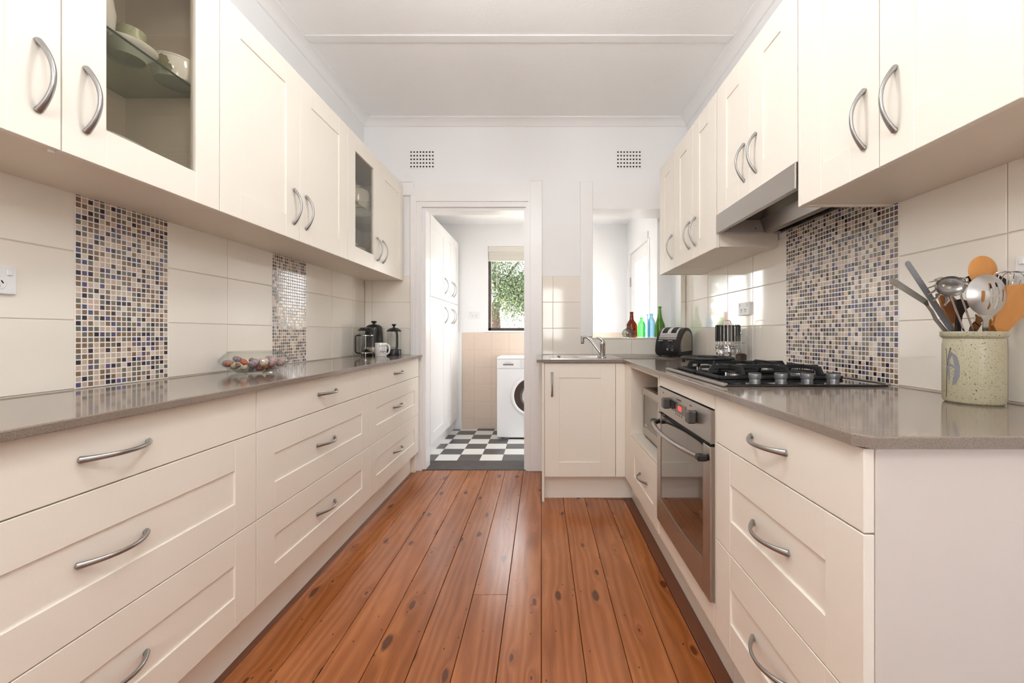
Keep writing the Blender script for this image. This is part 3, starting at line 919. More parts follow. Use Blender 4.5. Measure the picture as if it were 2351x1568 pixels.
# ------------------------------------------------------------------ sink and tap
sk = thing('sink', 'stainless steel inset sink with a drainer to its right', 'sink', (.06, 2.665, .90))
SINKS = pm('satin_stainless', lin(190, 187, 183), .2, metal=1, var=.05, scale=30, rvar=.05)
ox, oy = .06, 2.665
m = MB()
# rim frame round the bowl, then the drainer plate
X0, X1, Y0, Y1 = .06, .86, 2.665, 3.13
bx0, bx1, by0, by1 = .112, .428, 2.712, 3.008
for (a, b, c, d_) in ((X0, Y0, bx0, Y1), (bx0, Y0, bx1, by0), (bx0, by1, bx1, Y1), (bx1, Y0, .50, Y1)):
    m.box(a - ox, b - oy, .0003, c - ox, d_ - oy, .003)
m.box(.50 - ox, Y0 - oy, .0003, X1 - ox, Y1 - oy, .003, .001)
m.build('rim', SINKS, sk)
m = MB(); q = .02
P = lambda x, y, z: (x - ox, y - oy, z)
loops = []
for (ins, z) in ((0, .003), (.004, -.004), (.010, -.13), (.03, -.15)):
    loop = []
    for (cx, cy, a0) in ((bx1 - .03, by1 - .03, 0), (bx0 + .03, by1 - .03, 90), (bx0 + .03, by0 + .03, 180), (bx1 - .03, by0 + .03, 270)):
        for k in range(5):
            a = R(a0 + 22.5 * k); rr = max(.006, .03 - ins)
            sx = (.03 - ins - rr)
            loop.append(P(cx + (.03 - ins) * math.cos(a), cy + (.03 - ins) * math.sin(a), z))
    loops.append(loop)
vs = [v for l in loops for v in l]; n = 20
fs = [(k * n + j, k * n + (j + 1) % n, (k + 1) * n + (j + 1) % n, (k + 1) * n + j) for k in range(3) for j in range(n)] + [tuple(3 * n + j for j in range(n))]
m.add(vs, fs); m.build('bowl', SINKS, sk, smooth=40)
m = MB(); m.lathe([(0, -.1475), (.04, -.1475), (.042, -.149)], 20, P(.27, 2.86, 0)); m.build('drain', CHROME, sk, smooth=40)
for k in range(7):
    MB().box(.53 - ox, 2.72 - oy + .05 * k, .0025, .83 - ox, 2.735 - oy + .05 * k, .0052, .001).build('drainer_ridge', SINKS, sk)
tp = thing('tap', 'chrome single lever kitchen tap with a raised swing spout', 'tap', (.407, 2.745, .9033))
m = MB()
m.lathe([(.0, 0), (.024, 0), (.024, .006), (.0185, .010), (.0175, .085), (.019, .088), (.019, .1), (.017, .106), (.0, .108)], 24)
m.build('body', CHROME, tp, smooth=35)
m = MB()
pts = [Vector((-.008, .003, .024)), Vector((-.03, .012, .055)), Vector((-.062, .025, .098)), Vector((-.083, .034, .123)), Vector((-.098, .042, .135)), Vector((-.115, .05, .137)), Vector((-.128, .056, .132))]
m.tube(pts, [.011, .0105, .010, .010, .0105, .0115, .0115], 14, flat=.8)
m.cyl((-.128, .056, .142), (-.128, .056, .098), .0135, .0125, 16)
m.build('spout', CHROME, tp, smooth=40)
MB().cyl((-.128, .056, .098), (-.128, .056, .092), .010, .010, 14).build('aerator', BLACK, tp)
m = MB(); m.tube([(.006, .0, .100), (-.002, 0, .118), (-.022, 0, .132), (-.042, 0, .136)], [.0165, .016, .010, .0055], 14, flat=.75); m.build('lever', CHROME, tp, smooth=40)

# ------------------------------------------------------------------ built-in oven
ov = thing('oven', 'built in stainless steel oven with a bowed handle and red clock', 'oven', (.53, 1.8455, .237), -PI / 2)
w = .580
m = MB(); m.box(.004, .01, .0, w - .004, .52, .585); m.build('body', BLACK, ov)
MB().box(0, -.008, .487, w, .0095, .591, .0015).build('control_panel', STEEL, ov)
MB().box(w - .008, -.009, .487, w + .0, -.0078, .591).build('panel_edge', STEEL, ov)
dr = bpy.data.objects.new('oven_door', None); C.objects.link(dr); dr.parent = ov
m = MB()
m.box(0, -.012, 0, .056, .0095, .478, .0015); m.box(w - .056, -.012, 0, w, .0095, .478, .0015)
arc = [(.056 + (w - .112) * k / 16, .105 - .010 * math.sin(PI * k / 16)) for k in range(17)]
m.prism([(.056, .0), (w - .056, 0)] + arc[::-1], 'xz', -.012, .0095)
m.build('door_frame', STEEL, dr)
OVG = pm('oven_door_glass', (.012, .011, .010), .04, var=.05, spec=.9, coat=.9)
m = MB(); m.box(.056, -.0095, .088, w - .056, .008, .472); m.build('door_glass', OVG, dr)
m = MB()
pts = [(.03 + (w - .06) * k / 20, -.035 - .033 * math.sin(PI * k / 20) ** .8, .440) for k in range(21)]
m.tube(pts, .0085, 10, flat=.9); m.build('handle_bar', STEELV, dr, smooth=40)
for x in (.024, w - .024):
    MB().box(x - .014, -.045, .430, x + .014, -.0125, .450, .004).build('handle_end', BLACK, dr)
KN = pm('oven_knob_grey', lin(96, 94, 92), .35, metal=.7, var=.06, scale=30)
def oven_knob():
    m = MB(); m.box(-.0165, -.030, -.021, .0165, 0, .021, .004)
    return m.mesh('knob', KN)
kn = oven_knob()
for x in (.170 - .0, .447): inst('knob', kn, ov, (x, -.008, .545))
m = MB(); m.box(.198, -.0095, .511, .362, -.0079, .563, .0008); m.build('display_bezel', BLKGLASS, ov)
m = MB(); m.box(.198, -.0100, .511, .362, -.0094, .5245, .0003); m.build('button_strip', STEEL, ov)
for k in range(4): MB().box(.248 + .022 * k, -.0107, .514, .258 + .022 * k, -.0099, .5215, .0003).build('button', KN, ov)
DISP = pm('display_window', lin(92, 88, 80), .2, var=.05)
MB().box(.252, -.0099, .528, .322, -.0093, .559).build('display_window', DISP, ov)
inst('clock_digits', text_mesh('850', .027, .0003, RED, 'clock_digits', 1.0), ov, (.298, -.0103, .5435))
PRINT = pm('grey_print', lin(84, 80, 76), .5)
for x, t_ in ((.085, 'oven'), (.285, 'Westinghouse'), (.405, 'mode')):
    inst('lettering', text_mesh(t_, .0095, .0002, PRINT, 'lettering'), ov, (x, -.0083, .576))

# ------------------------------------------------------------------ microwave in the niche
mw = thing('microwave', 'small steel microwave standing in the open niche beside the oven', 'microwave', (.585, 2.372, .4755), -PI / 2)
w = .465
m = MB(); m.box(0, .021, .012, w, .34, .280, .004); m.build('case', pm('graphite_case', lin(70, 66, 62), .4, var=.05), mw)
m = MB()
m.box(0, 0, .015, w, .020, .062, .002); m.box(0, 0, .240, w, .020, .279, .002); m.box(0, 0, .062, .014, .020, .240, .001); m.box(w - .1, 0, .062, w, .020, .240, .001)
m.build('front_frame', STEEL, mw)
MB().box(.014, .003, .062, w - .1, .018, .240).build('door_glass', pm('microwave_door_glass', (.03, .027, .024), .1, var=.1, coat=.6), mw)
MB().box(.034, .0022, .084, w - .12, .0032, .222, .0003).build('door_window', pm('microwave_window_mesh', lin(104, 98, 88), .25, var=.08, coat=.4), mw)
inst('logo', text_mesh('Panasonic', .012, .0003, PORC, 'logo'), mw, (.052, .0021, .073))
for x in (.04, w - .04):
    for y in (.06, .30): MB().cyl((x, y, 0), (x, y, .013), .012, seg=10).build('foot', BLACK, mw)

# ------------------------------------------------------------------ gas hob
hb = thing('gas_hob', 'black glass gas hob with cast iron trivets and four round knobs', 'hob', (.56, 1.272, .9005))
hx, hy = .522, .585
m = MB(); m.box(.008, 0, 0, hx - .008, hy, .0075, .002); m.build('glass_plate', BLKGLASS, hb)
for x in (0, hx - .0165): MB().box(x, .0, .001, x + .0165, hy, .0105, .0015).build('side_trim', STEELV, hb)
kb = MB(); kb.lathe([(.0, .027), (.0175, .027), (.0196, .025), (.0202, .011), (.019, .009), (.017, .0085), (.017, 0)], 24)
KS = pm('satin_grey_knob', lin(150, 150, 152), .35, metal=.7, var=.05, scale=30)
kbm = kb.mesh('knob', KS, 35)
for k in range(4):
    o = inst('knob', kbm, hb, (.140 + .0855 * k, .078, .0078))
    MB().lathe([(.0, .0278), (.0168, .0278), (.0185, .0268), (.0185, .0262)], 24).build('knob_cap', BLACK, o, smooth=40)
    MB().lathe([(.0165, .0), (.0165, .0065), (.0, .0065)], 20).build('knob_base', BLACK, o)
BRN = pm('burner_alloy', lin(176, 172, 166), .35, metal=1, var=.08, scale=40)
def burner(x, y, r):
    o = MB().lathe([(.0, .013), (r * .98, .013), (r, .011), (r, .004), (r * 1.08, .003), (r * 1.08, 0)], 28, (0, 0, 0)).build('burner', BRN, hb, (x, y, .0076), smooth=35)
    m = MB()
    for k in range(24):
        a = 2 * PI * k / 24
        m.box(-.0006, r * .985, .005, .0006, r * 1.003, .0105)
        n0 = len(m.v) - 8
        m.xf(Matrix.Rotation(a, 4, 'Z'), n0)
    q = m.build('burner_ports', DARKGAP, o); q['kind'] = 'stuff'
    MB().lathe([(.0, .0225), (r * .55, .0225), (r * .86, .0205), (r * .92, .017), (r * .88, .0132), (.0, .0132)], 28).build('burner_cap', BLACKM, o, smooth=35)
    MB().cyl((-r * 1.25, 0, 0), (-r * 1.25, 0, .017), .0028, seg=8).build('igniter', PORC, o)
BUR = [(.135, .215, .023), (.400, .245, .043), (.135, .455, .033), (.385, .465, .033)]
for b_ in BUR: burner(*b_)
def trivet(x0, x1, y0, y1, zt, cx):
    o = bpy.data.objects.new('trivet', None); C.objects.link(o); o.parent = hb
    m = MB(); q = .0065
    for y in (y0, y1): m.box(x0, y - q, .008, x1, y + q, .019, .002)
    for x in (x0, x1): m.box(x - q, y0, .008, x + q, y1, .019, .002)
    m.build('base_frame', BLACKM, o)
    ym = (y0 + y1) / 2
    def bridge(a, b):
        a, b = Vector(a), Vector(b); d = (b - a).normalized()
        m = MB()
        side = Vector((-d.y, d.x, 0)) * .0055
        prof = [(a, .012), (a, .024), (a + d * .016, zt), (b - d * .016, zt), (b, .024), (b, .012), (b - d * .010, .012), (b - d * .026, zt - .013), (a + d * .026, zt - .013), (a + d * .010, .012)]
        v = [Vector((p.x, p.y, z)) + side for p, z in prof] + [Vector((p.x, p.y, z)) - side for p, z in prof]
        n = len(prof)
        m.add(v, [(j, (j + 1) % n, n + (j + 1) % n, n + j) for j in range(n)] + [(0, 1, 2, 9), (2, 3, 7, 8), (9, 2, 8), (3, 4, 5, 6), (3, 6, 7), (10, 19, 12, 11), (12, 18, 17, 13), (19, 18, 12), (13, 16, 15, 14), (13, 17, 16)])
        return m
    for xb in cx:
        bridge((xb, y0, 0), (xb, y1, 0)).build('pan_bar', BLACKM, o)
    bridge((x0, ym, 0), (x1, ym, 0)).build('pan_bar', BLACKM, o)
    return o
trivet(.052, .470, .140, .348, .050, (.135, .29, .405))
trivet(.052, .470, .366, .560, .050, (.135, .29, .385))
m = MB()
ring = [(.135 + .098 * math.cos(2 * PI * k / 40), .455 + .098 * math.sin(2 * PI * k / 40), .062) for k in range(40)]
m.tube(ring, .0095, 8, closed=True, flat=.7)
for k in range(4):
    a = PI / 4 + k * PI / 2
    m.box(.042, -.005, .054, .095, .005, .066, .001); m.xf(Matrix.Translation((.135, .455, 0)) @ Matrix.Rotation(a, 4, 'Z'), len(m.v) - 24)
for k in range(3):
    a = .4 + k * 2 * PI / 3
    m.cyl((.135 + .098 * math.cos(a), .455 + .098 * math.sin(a), .040), (.135 + .098 * math.cos(a), .455 + .098 * math.sin(a), .062), .007, seg=8)
m.build('wok_ring', BLACKM, hb, smooth=40)

# ------------------------------------------------------------------ slide-out range hood
rh = thing('range_hood', 'slide out stainless range hood under the short right wall cabinet', 'range hood', (.825, 1.931, 1.533), -PI / 2)
w = .602
HG = pm('hood_white_grey', lin(190, 186, 184), .4, var=.03)
HP = pm('hood_polished_plate', lin(120, 112, 96), .08, metal=1, var=.06, scale=8)
MB().box(0, -.006, 0, w, .014, .0855, .0012).build('fascia', STEEL, rh)
m = MB(); m.box(.004, .0145, .060, w - .004, .294, .0865); m.build('housing', HG, rh)
MB().box(.02, .0145, .0585, w - .02, .19, .0600).build('glossy_tray', HP, rh)
for x in (0, w - .018):
    m = MB(); m.box(x, .0145, .0, x + .018, .294, .0595, .001); o = m.build('side_rail', HG, rh)
    for y in (.05, .17):
        xs_ = x + .018 if x == 0 else x
        MB().cyl((xs_ - .001, y, .020), (xs_ + .0012, y, .020), .0028, seg=10).build('screw', BLACK, o)
m = MB(); m.prism([(.19, .0585), (.193, .0585), (.217, -.001), (.213, -.001)], 'yz', .018, w - .018); m.prism([(.213, -.001), (.213, .004), (.245, .004), (.245, -.001)], 'yz', .018, w - .018)
m.build('front_profile', STEELV, rh)
m = MB(); m.box(.018, .245, .010, w - .018, .288, .012); o = m.build('filter', SINKS, rh)
m = MB()
for k in range(46): m.box(.02 + .0123 * k, .246, .0085, .023 + .0123 * k, .287, .0100)
q = m.build('filter_mesh', DARKGAP, o); q['kind'] = 'stuff'
MB().box(.018, .286, -.001, w - .018, .294, .012, .001).build('rear_lip', STEELV, rh)

# ------------------------------------------------------------------ wall vents, outlets
def vent(label, xc, zc):
    r = thing('air_vent', label, 'vent', (xc, YB + TT - .0005, zc), 0, 'air vents in the back wall')
    wv, hv, nx, ny, s = .198, .142, 8, 5, .0125
    px_, pz = .0241, .0282
    m = MB()
    xs_ = [-wv / 2] + [e for k in range(nx) for e in ((k - 3.5) * px_ - s / 2, (k - 3.5) * px_ + s / 2)] + [wv / 2]
    zs_ = [-hv / 2] + [e for k in range(ny) for e in ((k - 2) * pz - s / 2, (k - 2) * pz + s / 2)] + [hv / 2]
    for i in range(0, len(zs_) - 1, 2): m.box(-wv / 2, -.004, zs_[i], wv / 2, .0, zs_[i + 1])
    for j in range(1, len(zs_) - 1, 2):
        for i in range(0, len(xs_) - 1, 2): m.box(xs_[i], -.004, zs_[j], xs_[i + 1], .0, zs_[j + 1])
    m.build('grille', WHITE, r)
    MB().box(-wv / 2 + .003, -.0009, -hv / 2 + .003, wv / 2 - .003, -.0002, hv / 2 - .003).build('shade_sheet', DARKGAP, r)  # thin sheet whose near-black colour paints in the shade behind the holes
vent('square holed air vent high on the back wall above the laundry doorway', (968.5 - VX) / F * YB, HC - (365.5 - VY) / F * YB)
vent('square holed air vent high on the back wall above the sink opening', (1444 - VX) / F * YB, HC - (365.5 - VY) / F * YB)

OUTM = {}
def outlet(label, loc, rz, w=.115, h=.070, t=.010):
    r = thing('power_outlet', label, 'outlet', loc, rz, 'white double power outlets')
    MB().box(-w / 2, -t, -h / 2, w / 2, 0, h / 2, .002).build('plate', PLASTIC, r)
    for sx in (-1, 1):
        MB().box(sx * w * .36 - .006, -t - .004, h * .18, sx * w * .36 + .006, -t + .0005, h * .40, .0018).build('switch', PLASTIC, r)
        o = MB().lathe([(.0, -.0008), (.0145, -.0008), (.0155, 0)], 20).xf(Matrix.Rotation(-PI / 2, 4, 'X')).build('socket', PLASTIC, r, (sx * w * .19, -t, -h * .12))
        m = MB()
        for a, dx in ((28, -.0058), (-28, .0058)):
            m.box(-.0011, -.0018, -.004, .0011, -.0006, .004); m.xf(Matrix.Translation((dx, 0, .004)) @ Matrix.Rotation(R(a), 4, 'Y'), len(m.v) - 8)
        m.box(-.0011, -.0018, -.0105, .0011, -.0006, -.0035)
        m.build('pin_slots', DARKGAP, o)
outlet('white double power outlet beside the near mosaic on the left wall', (XL, 1.010, 1.200), PI / 2)
outlet('white double power outlet above the cutlery stand', (XR, 2.255, 1.199), -PI / 2, t=.014)
outlet('white double power outlet behind the whisk on the right wall', (XR, .908, 1.212), -PI / 2)
outlet('white double power outlet on the laundry wall left of the window', ((1089.5 - VX) / F * LB, LB, HC + (765 - 723.5) / F * LB), 0)
# ------------------------------------------------------------------ laundry: tall cupboard, washing machine, blind
LXF = -.935
r = thing('tall_cupboard', 'white full height laundry cupboard with bow handles seen through the doorway', 'cupboard', (LXF, 3.47, LZF), PI / 2)
WF = pm('white_satin_front', lin(240, 239, 239), .3, var=.012, scale=9)
m = MB(); m.box(0, .0195, .13, 1.16, .56, 2.09); m.build('carcass', WF, r)
MB().box(0, .05, .001, 1.16, .066, .1295).build('kickboard', WF, r)
def wfront(x, z, w, h, hx, hz, f=.09):
    m = MB(); t = .018
    m.box(0, 0, 0, f, t, h, .001); m.box(w - f, 0, 0, w, t, h, .001); m.box(f, .0003, 0, w - f, t, f, .001); m.box(f, .0003, h - f, w - f, t, h, .001)
    d = m.build('door', WF, r, (x, 0, z))
    MB().box(f - .001, .005, f - .001, w - f + .001, .016, h - f + .001).build('panel', WF, d)
    inst('handle', HM, d, (hx, 0, hz), (0, V, 0))
ZS = 1.395
for (a, b, side) in ((.0, .56, 'r'), (.56, .86, 'r'), (.86, 1.16, 'l')):
    w = b - a - .003
    hx = w - .045 if side == 'r' else .045
    wfront(a + .0015, ZS + .002, w, 2.09 - ZS - .002, hx, .142)
    wfront(a + .0015, .135, w, ZS - .002 - .135, hx, ZS - .137 - .137)

wm = thing('washing_machine', 'white front loading washing machine with a dark glass porthole', 'washing machine', (-.452, 4.187, LZF), 0)
WMW = pm('white_enamel', lin(242, 242, 243), .25, var=.01, scale=8)
w, h, dp = .598, .836, .46
m = MB(); m.box(0, .018, .012, w, dp, h - .022, .006); m.build('case', WMW, wm)
MB().box(0, .0, .022, w, .0178, h - .118, .004).build('front_panel', WMW, wm)
MB().box(0, .0, h - .1165, w, .0178, h - .022, .004).build('control_panel', WMW, wm)
MB().box(-.003, -.004, h - .0215, w + .003, dp, h, .006).build('top_board', WMW, wm)
o = MB().box(.006, -.003, h - .108, .222, .0005, h - .03, .002).build('detergent_drawer', WMW, wm)
m = MB(); m.box(.062, -.0036, h - .082, .168, -.0028, h - .066); m.build('drawer_grip', pm('shaded_grip_grey', lin(120, 114, 112), .6), o)
inst('lettering', text_mesh('BOSCH', .013, .0003, PRINT, 'lettering', 1.1), o, (.122, -.0033, h - .055))
m = MB()
m.tube([(.087 + .006 * math.cos(2 * PI * k / 14), -.0034, h - .055 + .006 * math.sin(2 * PI * k / 14)) for k in range(14)], .0007, 5, closed=True)
m.build('round_logo', PRINT, o)
MB().cyl((.33, -.022, h - .069), (.33, .0005, h - .069), .028, .031, 24).build('program_dial', STEELV, wm, smooth=40)
for k in range(5): MB().box(.235, -.0005, h - .105 + .017 * k, .262, .0005, h - .1035 + .017 * k).build('program_mark', PRINT, wm)
dc = (.352, h - .389)
dr = bpy.data.objects.new('porthole_door', None); C.objects.link(dr); dr.parent = wm; dr.location = (dc[0], 0, dc[1])
FY = Matrix.Rotation(PI / 2, 4, 'X')     # lathe axis z -> -y
m = MB(); m.lathe([(.168, .0), (.210, .0), (.212, .010), (.205, .024), (.190, .030), (.178, .026), (.168, .016)], 56); m.v = [tuple(FY @ Vector(p)) for p in m.v]
m.f = [f for f in m.f if len(f) == 4]; m.mi = [0] * len(m.f)
m.build('door_ring', WMW, dr, smooth=40)
m = MB(); m.shell([(.112, .026), (.176, .025)], 56); m.v = [tuple(FY @ Vector(p)) for p in m.v]
m.build('dark_window_ring', pm('dark_smoked_plastic', lin(62, 54, 50), .1, var=.06, coat=.7), dr)
m = MB(); m.shell([(.112, .026), (.108, .020), (.100, .002), (.060, -.012), (.0001, -.016)], 48); m.v = [tuple(FY @ Vector(p)) for p in m.v]
m.build('glass_bowl', thin_glass('porthole_glass', (.45, .42, .40), 1.4), dr, smooth=60)
m = MB(); m.tube([(.112 * math.cos(2 * PI * k / 48), -.026, .112 * math.sin(2 * PI * k / 48)) for k in range(48)], .004, 8, closed=True); m.build('window_rim', pm('rim_grey', lin(110, 106, 102), .3, metal=.5), dr, smooth=60)
m = MB(); m.shell([(.165, .0), (.16, -.014), (.001, -.0145)], 40); m.v = [tuple(FY @ Vector(p)) for p in m.v]
m.build('drum', pm('drum_steel', lin(84, 80, 76), .3, metal=1, var=.2, scale=60), dr)
for x in (.05, w - .05):
    for y in (.06, dp - .06): MB().cyl((x, y, 0), (x, y, .014), .018, seg=12).build('foot', BLACK, wm)

bl = thing('window_blind', 'raised cream venetian blind at the top of the laundry window', 'blind', (WX0 + .003, LB + .002, WZ1), 0)
BLW = pm('cream_aluminium_slat', lin(226, 221, 212), .35, var=.02)
bw = WX1 - WX0 - .006
MB().box(0, 0, -.066, bw, .035, -.001, .003).build('headrail', BLW, bl)
for k in range(8): MB().box(.004, .006, -.0785 - .0108 * k, bw - .004, .022, -.0684 - .0108 * k, .0022).build('slat', BLW, bl)
MB().box(.002, .003, -.168, bw - .002, .031, -.154, .002).build('bottom_rail', BLW, bl)
for x, zz in ((.088, -.60), (.098, -.50)):
    o = MB().tube([(x, .018, -.10), (x, .018, zz)], .0011, 6).build('cord', BLW, bl)
    MB().lathe([(.0, 0), (.004, .004), (.007, -.022), (.0, -.026)], 10, (x, .018, zz - .002)).build('cord_tassel', PLASTIC, o, smooth=40)

# ------------------------------------------------------------------ outside the laundry window
gm = pm('pale_paving', lin(205, 200, 190), .8, var=.08, scale=3)
struct(MB().box(-25, -30, -.45, 25, 30, -.35).build('ground', gm), None)
fm = pm('pale_rendered_wall', lin(232, 229, 222), .8, var=.05, scale=4)
tag(MB().box(-7, 11.0, -.35, 9, 11.25, 1.75, .01).build('garden_wall', fm), 'pale rendered garden wall behind the tree outside', 'wall', kind='structure')
BARK = pm('brown_bark', lin(58, 42, 32), .85, var=.35, scale=14, stretch=(3, 3, .7), bump=.9, bscale=40)
LEAF = pm('leaf_green', lin(46, 66, 30), .5, var=.45, scale=5)
LEAF2 = pm('leaf_yellow_green', lin(98, 116, 56), .5, var=.3, scale=5)
LEAF3 = pm('leaf_dark_green', lin(30, 46, 24), .5, var=.3, scale=5)
def tree(label, base, trunk_h, r0, crown, nleaf, seed, bend=.15):
    q = random.Random(seed)
    t = thing('tree', label, 'tree', base, 0)
    m = MB()
    m.tube([(0, 0, 0), (.03, 0, trunk_h * .45), (-.02, .05, trunk_h * .8), (bend, 0, trunk_h)], [r0 * 1.15, r0, r0 * .9, r0 * .7], 12)
    m.build('trunk', BARK, t, smooth=60)
    cx, cy, cz, rx, ry, rz_ = crown
    tips = []
    for k in range(11):
        a = Vector((q.uniform(-.05, .05) + bend * .5, 0, trunk_h * q.uniform(.84, 1.0)))
        e = Vector((cx + rx * q.uniform(-.85, .85), cy + ry * q.uniform(-.8, .6), cz + rz_ * q.uniform(-.65, .6)))
        mid = a.lerp(e, .5) + Vector((q.uniform(-.15, .15), q.uniform(-.15, .15), q.uniform(.05, .3)))
        o = MB().tube([a, a.lerp(mid, .5) + Vector((0, 0, .08)), mid, mid.lerp(e, .6), e], [r0 * .30, r0 * .22, r0 * .16, r0 * .10, r0 * .04], 7).build('branch', BARK, t, smooth=60)
        tips += [mid.lerp(e, u) for u in (.2, .5, .8, 1.0)]
    fm_ = MB()
    for k in range(nleaf):
        c = q.choice(tips) + Vector((q.gauss(0, rx * .2), q.gauss(0, ry * .25), q.gauss(0, rz_ * .17)))
        d = Vector((q.uniform(-1, 1), q.uniform(-1, 1), q.uniform(-1.2, .25))).normalized()
        s = d.cross(Vector((q.uniform(-1, 1), q.uniform(-1, 1), q.uniform(-1, 1)))).normalized()
        L = q.uniform(.035, .065); wd_ = L * .17
        fm_.m = q.choices((0, 1, 2), (5, 2, 3))[0]
        fm_.add([c, c + d * L * .5 + s * wd_, c + d * L, c + d * L * .5 - s * wd_], [(0, 1, 2, 3)])
    me = bpy.data.meshes.new('foliage'); me.from_pydata(fm_.v, [], fm_.f)
    for mm in (LEAF, LEAF2, LEAF3): me.materials.append(mm)
    me.polygons.foreach_set('material_index', fm_.mi); me.update()
    inst('foliage', me, t)['kind'] = 'stuff'
tree('leafy tree with a brown trunk just outside the laundry window', (-.93, 8.3, -.35), 2.35, .115, (.80, 0, 2.52, 1.5, 1.0, 1.05), 46000, 4)
tree('bushy tree beyond the glazed laundry door', (5.2, 7.0, -.35), 1.9, .09, (0, 0, 2.3, 1.2, 1.2, 1.1), 7000, 8)

# ------------------------------------------------------------------ globe lamps added out of view to light the room
GLM = pm('added_globe_glow', (.955, .985, 1), .4, emit=GLOBE)
GLM2 = pm('added_globe_glow_rear', (.955, .985, 1), .4, emit=GLOBE_REAR)
GLM3 = pm('added_globe_glow_low', (.955, .985, 1), .4, emit=GLOBE_LOW)
for (x, y, z, zc_, gm_, lb) in ((-.12, 1.25, 2.34, ZC, GLM, 'unseen globe lamp added to light the middle of the kitchen'), (-.12, -.45, 2.2, ZC, GLM2, 'unseen globe lamp added towards the rear window for more even light'), (-.15, .45, 1.80, ZC, GLM3, 'unseen globe lamp added lowest near the front of the kitchen to light the backsplashes')):
    p = thing('fill_lamp', lb, 'lamp', (x, y, zc_), 0)
    MB().lathe([(.0, 0), (.055, 0), (.05, -.02), (.0, -.03)], 24).build('ceiling_rose', PLASTIC, p, smooth=40)
    MB().cyl((0, 0, -.02), (0, 0, z - zc_ + .13), .003, seg=8).build('cord', PLASTIC, p)
    MB().lathe([(.0, .15), (.03, .15), (.034, .12), (.0, .12)], 20, (0, 0, z - zc_)).build('cap', PLASTIC, p)
    n = 14
    MB().lathe([(.13 * math.sin(PI * k / n), -.13 * math.cos(PI * k / n)) for k in range(n + 1)], 28, (0, 0, z - zc_)).build('globe', gm_, p, smooth=60)

# ------------------------------------------------------------------ things in the glass fronted wall cabinets
zs = ZU + .364 + .0062
def lidded_pot(label, x, y, z, r, h, motif=True):
    t = thing('casserole', label, 'casserole', (x, y, z), 0)
    MB().lathe([(.0, 0), (r * .72, 0), (r * .88, .006), (r * .98, h * .3), (r, h * .62), (r * .985, h * .70)], 40).build('pot', PORC, t, smooth=40)
    o = MB().lathe([(r * 1.0, h * .705), (r * .98, h * .76), (r * .88, h * .80), (r * .45, h * .84), (r * .14, h * .85), (r * .11, h * .90), (r * .26, h * .955), (r * .28, h * .98), (.0, h * 1.0)], 40).build('lid', PORC, t, smooth=40)
    if motif:
        mm = pm('sage_flower_glaze', lin(142, 140, 108), .3, var=.2, scale=60)
        for k, (a, zz, s) in enumerate(((-1.42, h * .46, .018), (-1.2, h * .26, .014))):
            m = MB()
            pts = []
            for j in range(24):
                q = s * (1 + .09 * math.cos(j * 2 * PI / 24 * 8))
                u, v_ = q * math.cos(2 * PI * j / 24), q * math.sin(2 * PI * j / 24)
                an = a + u / r
                pts.append((r * 1.004 * math.cos(an), r * 1.004 * math.sin(an), zz + v_))
            cpt = (r * 1.004 * math.cos(a), r * 1.004 * math.sin(a), zz)
            m.add([cpt] + pts, [(0, 1 + j, 1 + (j + 1) % 24) for j in range(24)])
            m.build('flower_motif', mm, t)
    return t
lidded_pot('white lidded casserole with sage flowers on the glass shelf of the near cabinet', -1.145, 1.288, zs, .058, .094)
t = thing('shallow_bowl', 'wide shallow white bowl on the glass shelf beside the casserole', 'bowl', (-1.175, 1.165, zs), 0)
MB().lathe([(.0, .004), (.036, .004), (.038, 0), (.042, 0), (.044, .008), (.060, .024), (.068, .034), (.068, .037), (.060, .028), (.042, .012), (.0, .010)], 48).build('dish', PORC, t, smooth=40)
t = thing('ramekin', 'small green patterned ramekin standing in the shallow white bowl', 'ramekin', (-1.172, 1.172, zs + .0125), 0)
MB().lathe([(.0, 0), (.031, 0), (.034, .008), (.0345, .072), (.032, .072), (.031, .01), (.0, .008)], 36).build('cup', pm('green_lace_glaze', lin(176, 180, 150), .3, var=.35, scale=120), t, smooth=40)
t = thing('jug', 'white jug at the near end of the glass shelf', 'jug', (-1.150, 1.04, zs), 0)
MB().lathe([(.0, 0), (.040, 0), (.050, .01), (.054, .05), (.046, .11), (.038, .15), (.043, .17), (.039, .17), (.034, .15), (.0, .14)], 36).build('body', PORC, t, smooth=40)
MB().tube([(.04, 0, .14), (.075, .0, .13), (.08, .0, .09), (.052, .0, .05)], .006, 8).xf(Matrix.Rotation(R(150), 4, 'Z')).build('handle', PORC, t, smooth=40)
t = thing('baking_dish', 'oval white baking dish on the floor of the near glass cabinet', 'dish', (-1.205, 1.09, ZU + .0202), 0)
MB().lathe([(.0, 0), (.095, 0), (.11, .01), (.135, .084), (.140, .091), (.133, .092), (.105, .015), (.0, .010)], 48, sx=.78, sy=1.25).build('dish', PORC, t, smooth=40)
for s in (-1, 1): MB().tube([(-.03, s * .165, .082), (-.025, s * .195, .084), (.025, s * .195, .084), (.03, s * .165, .082)], .005, 8).build('handle', PORC, t, smooth=40)
lidded_pot('white lidded pot on the glass shelf of the far left cabinet', -1.205, 2.685, zs, .088, .19)
lidded_pot('white sugar pot on the floor of the far left glass cabinet', -1.20, 2.66, ZU + .0202, .062, .158, False)
t = thing('glass_dish', 'clear glass dish on the floor of the far left glass cabinet', 'dish', (-1.20, 2.86, ZU + .0202), 0)
MB().shell([(.06, .0), (.085, .03), (.10, .07), (.105, .075), (.102, .075), (.082, .032), (.055, .004)], 36).build('bowl', CLEARG, t, smooth=40)

# ------------------------------------------------------------------ left worktop
ZW = .9003
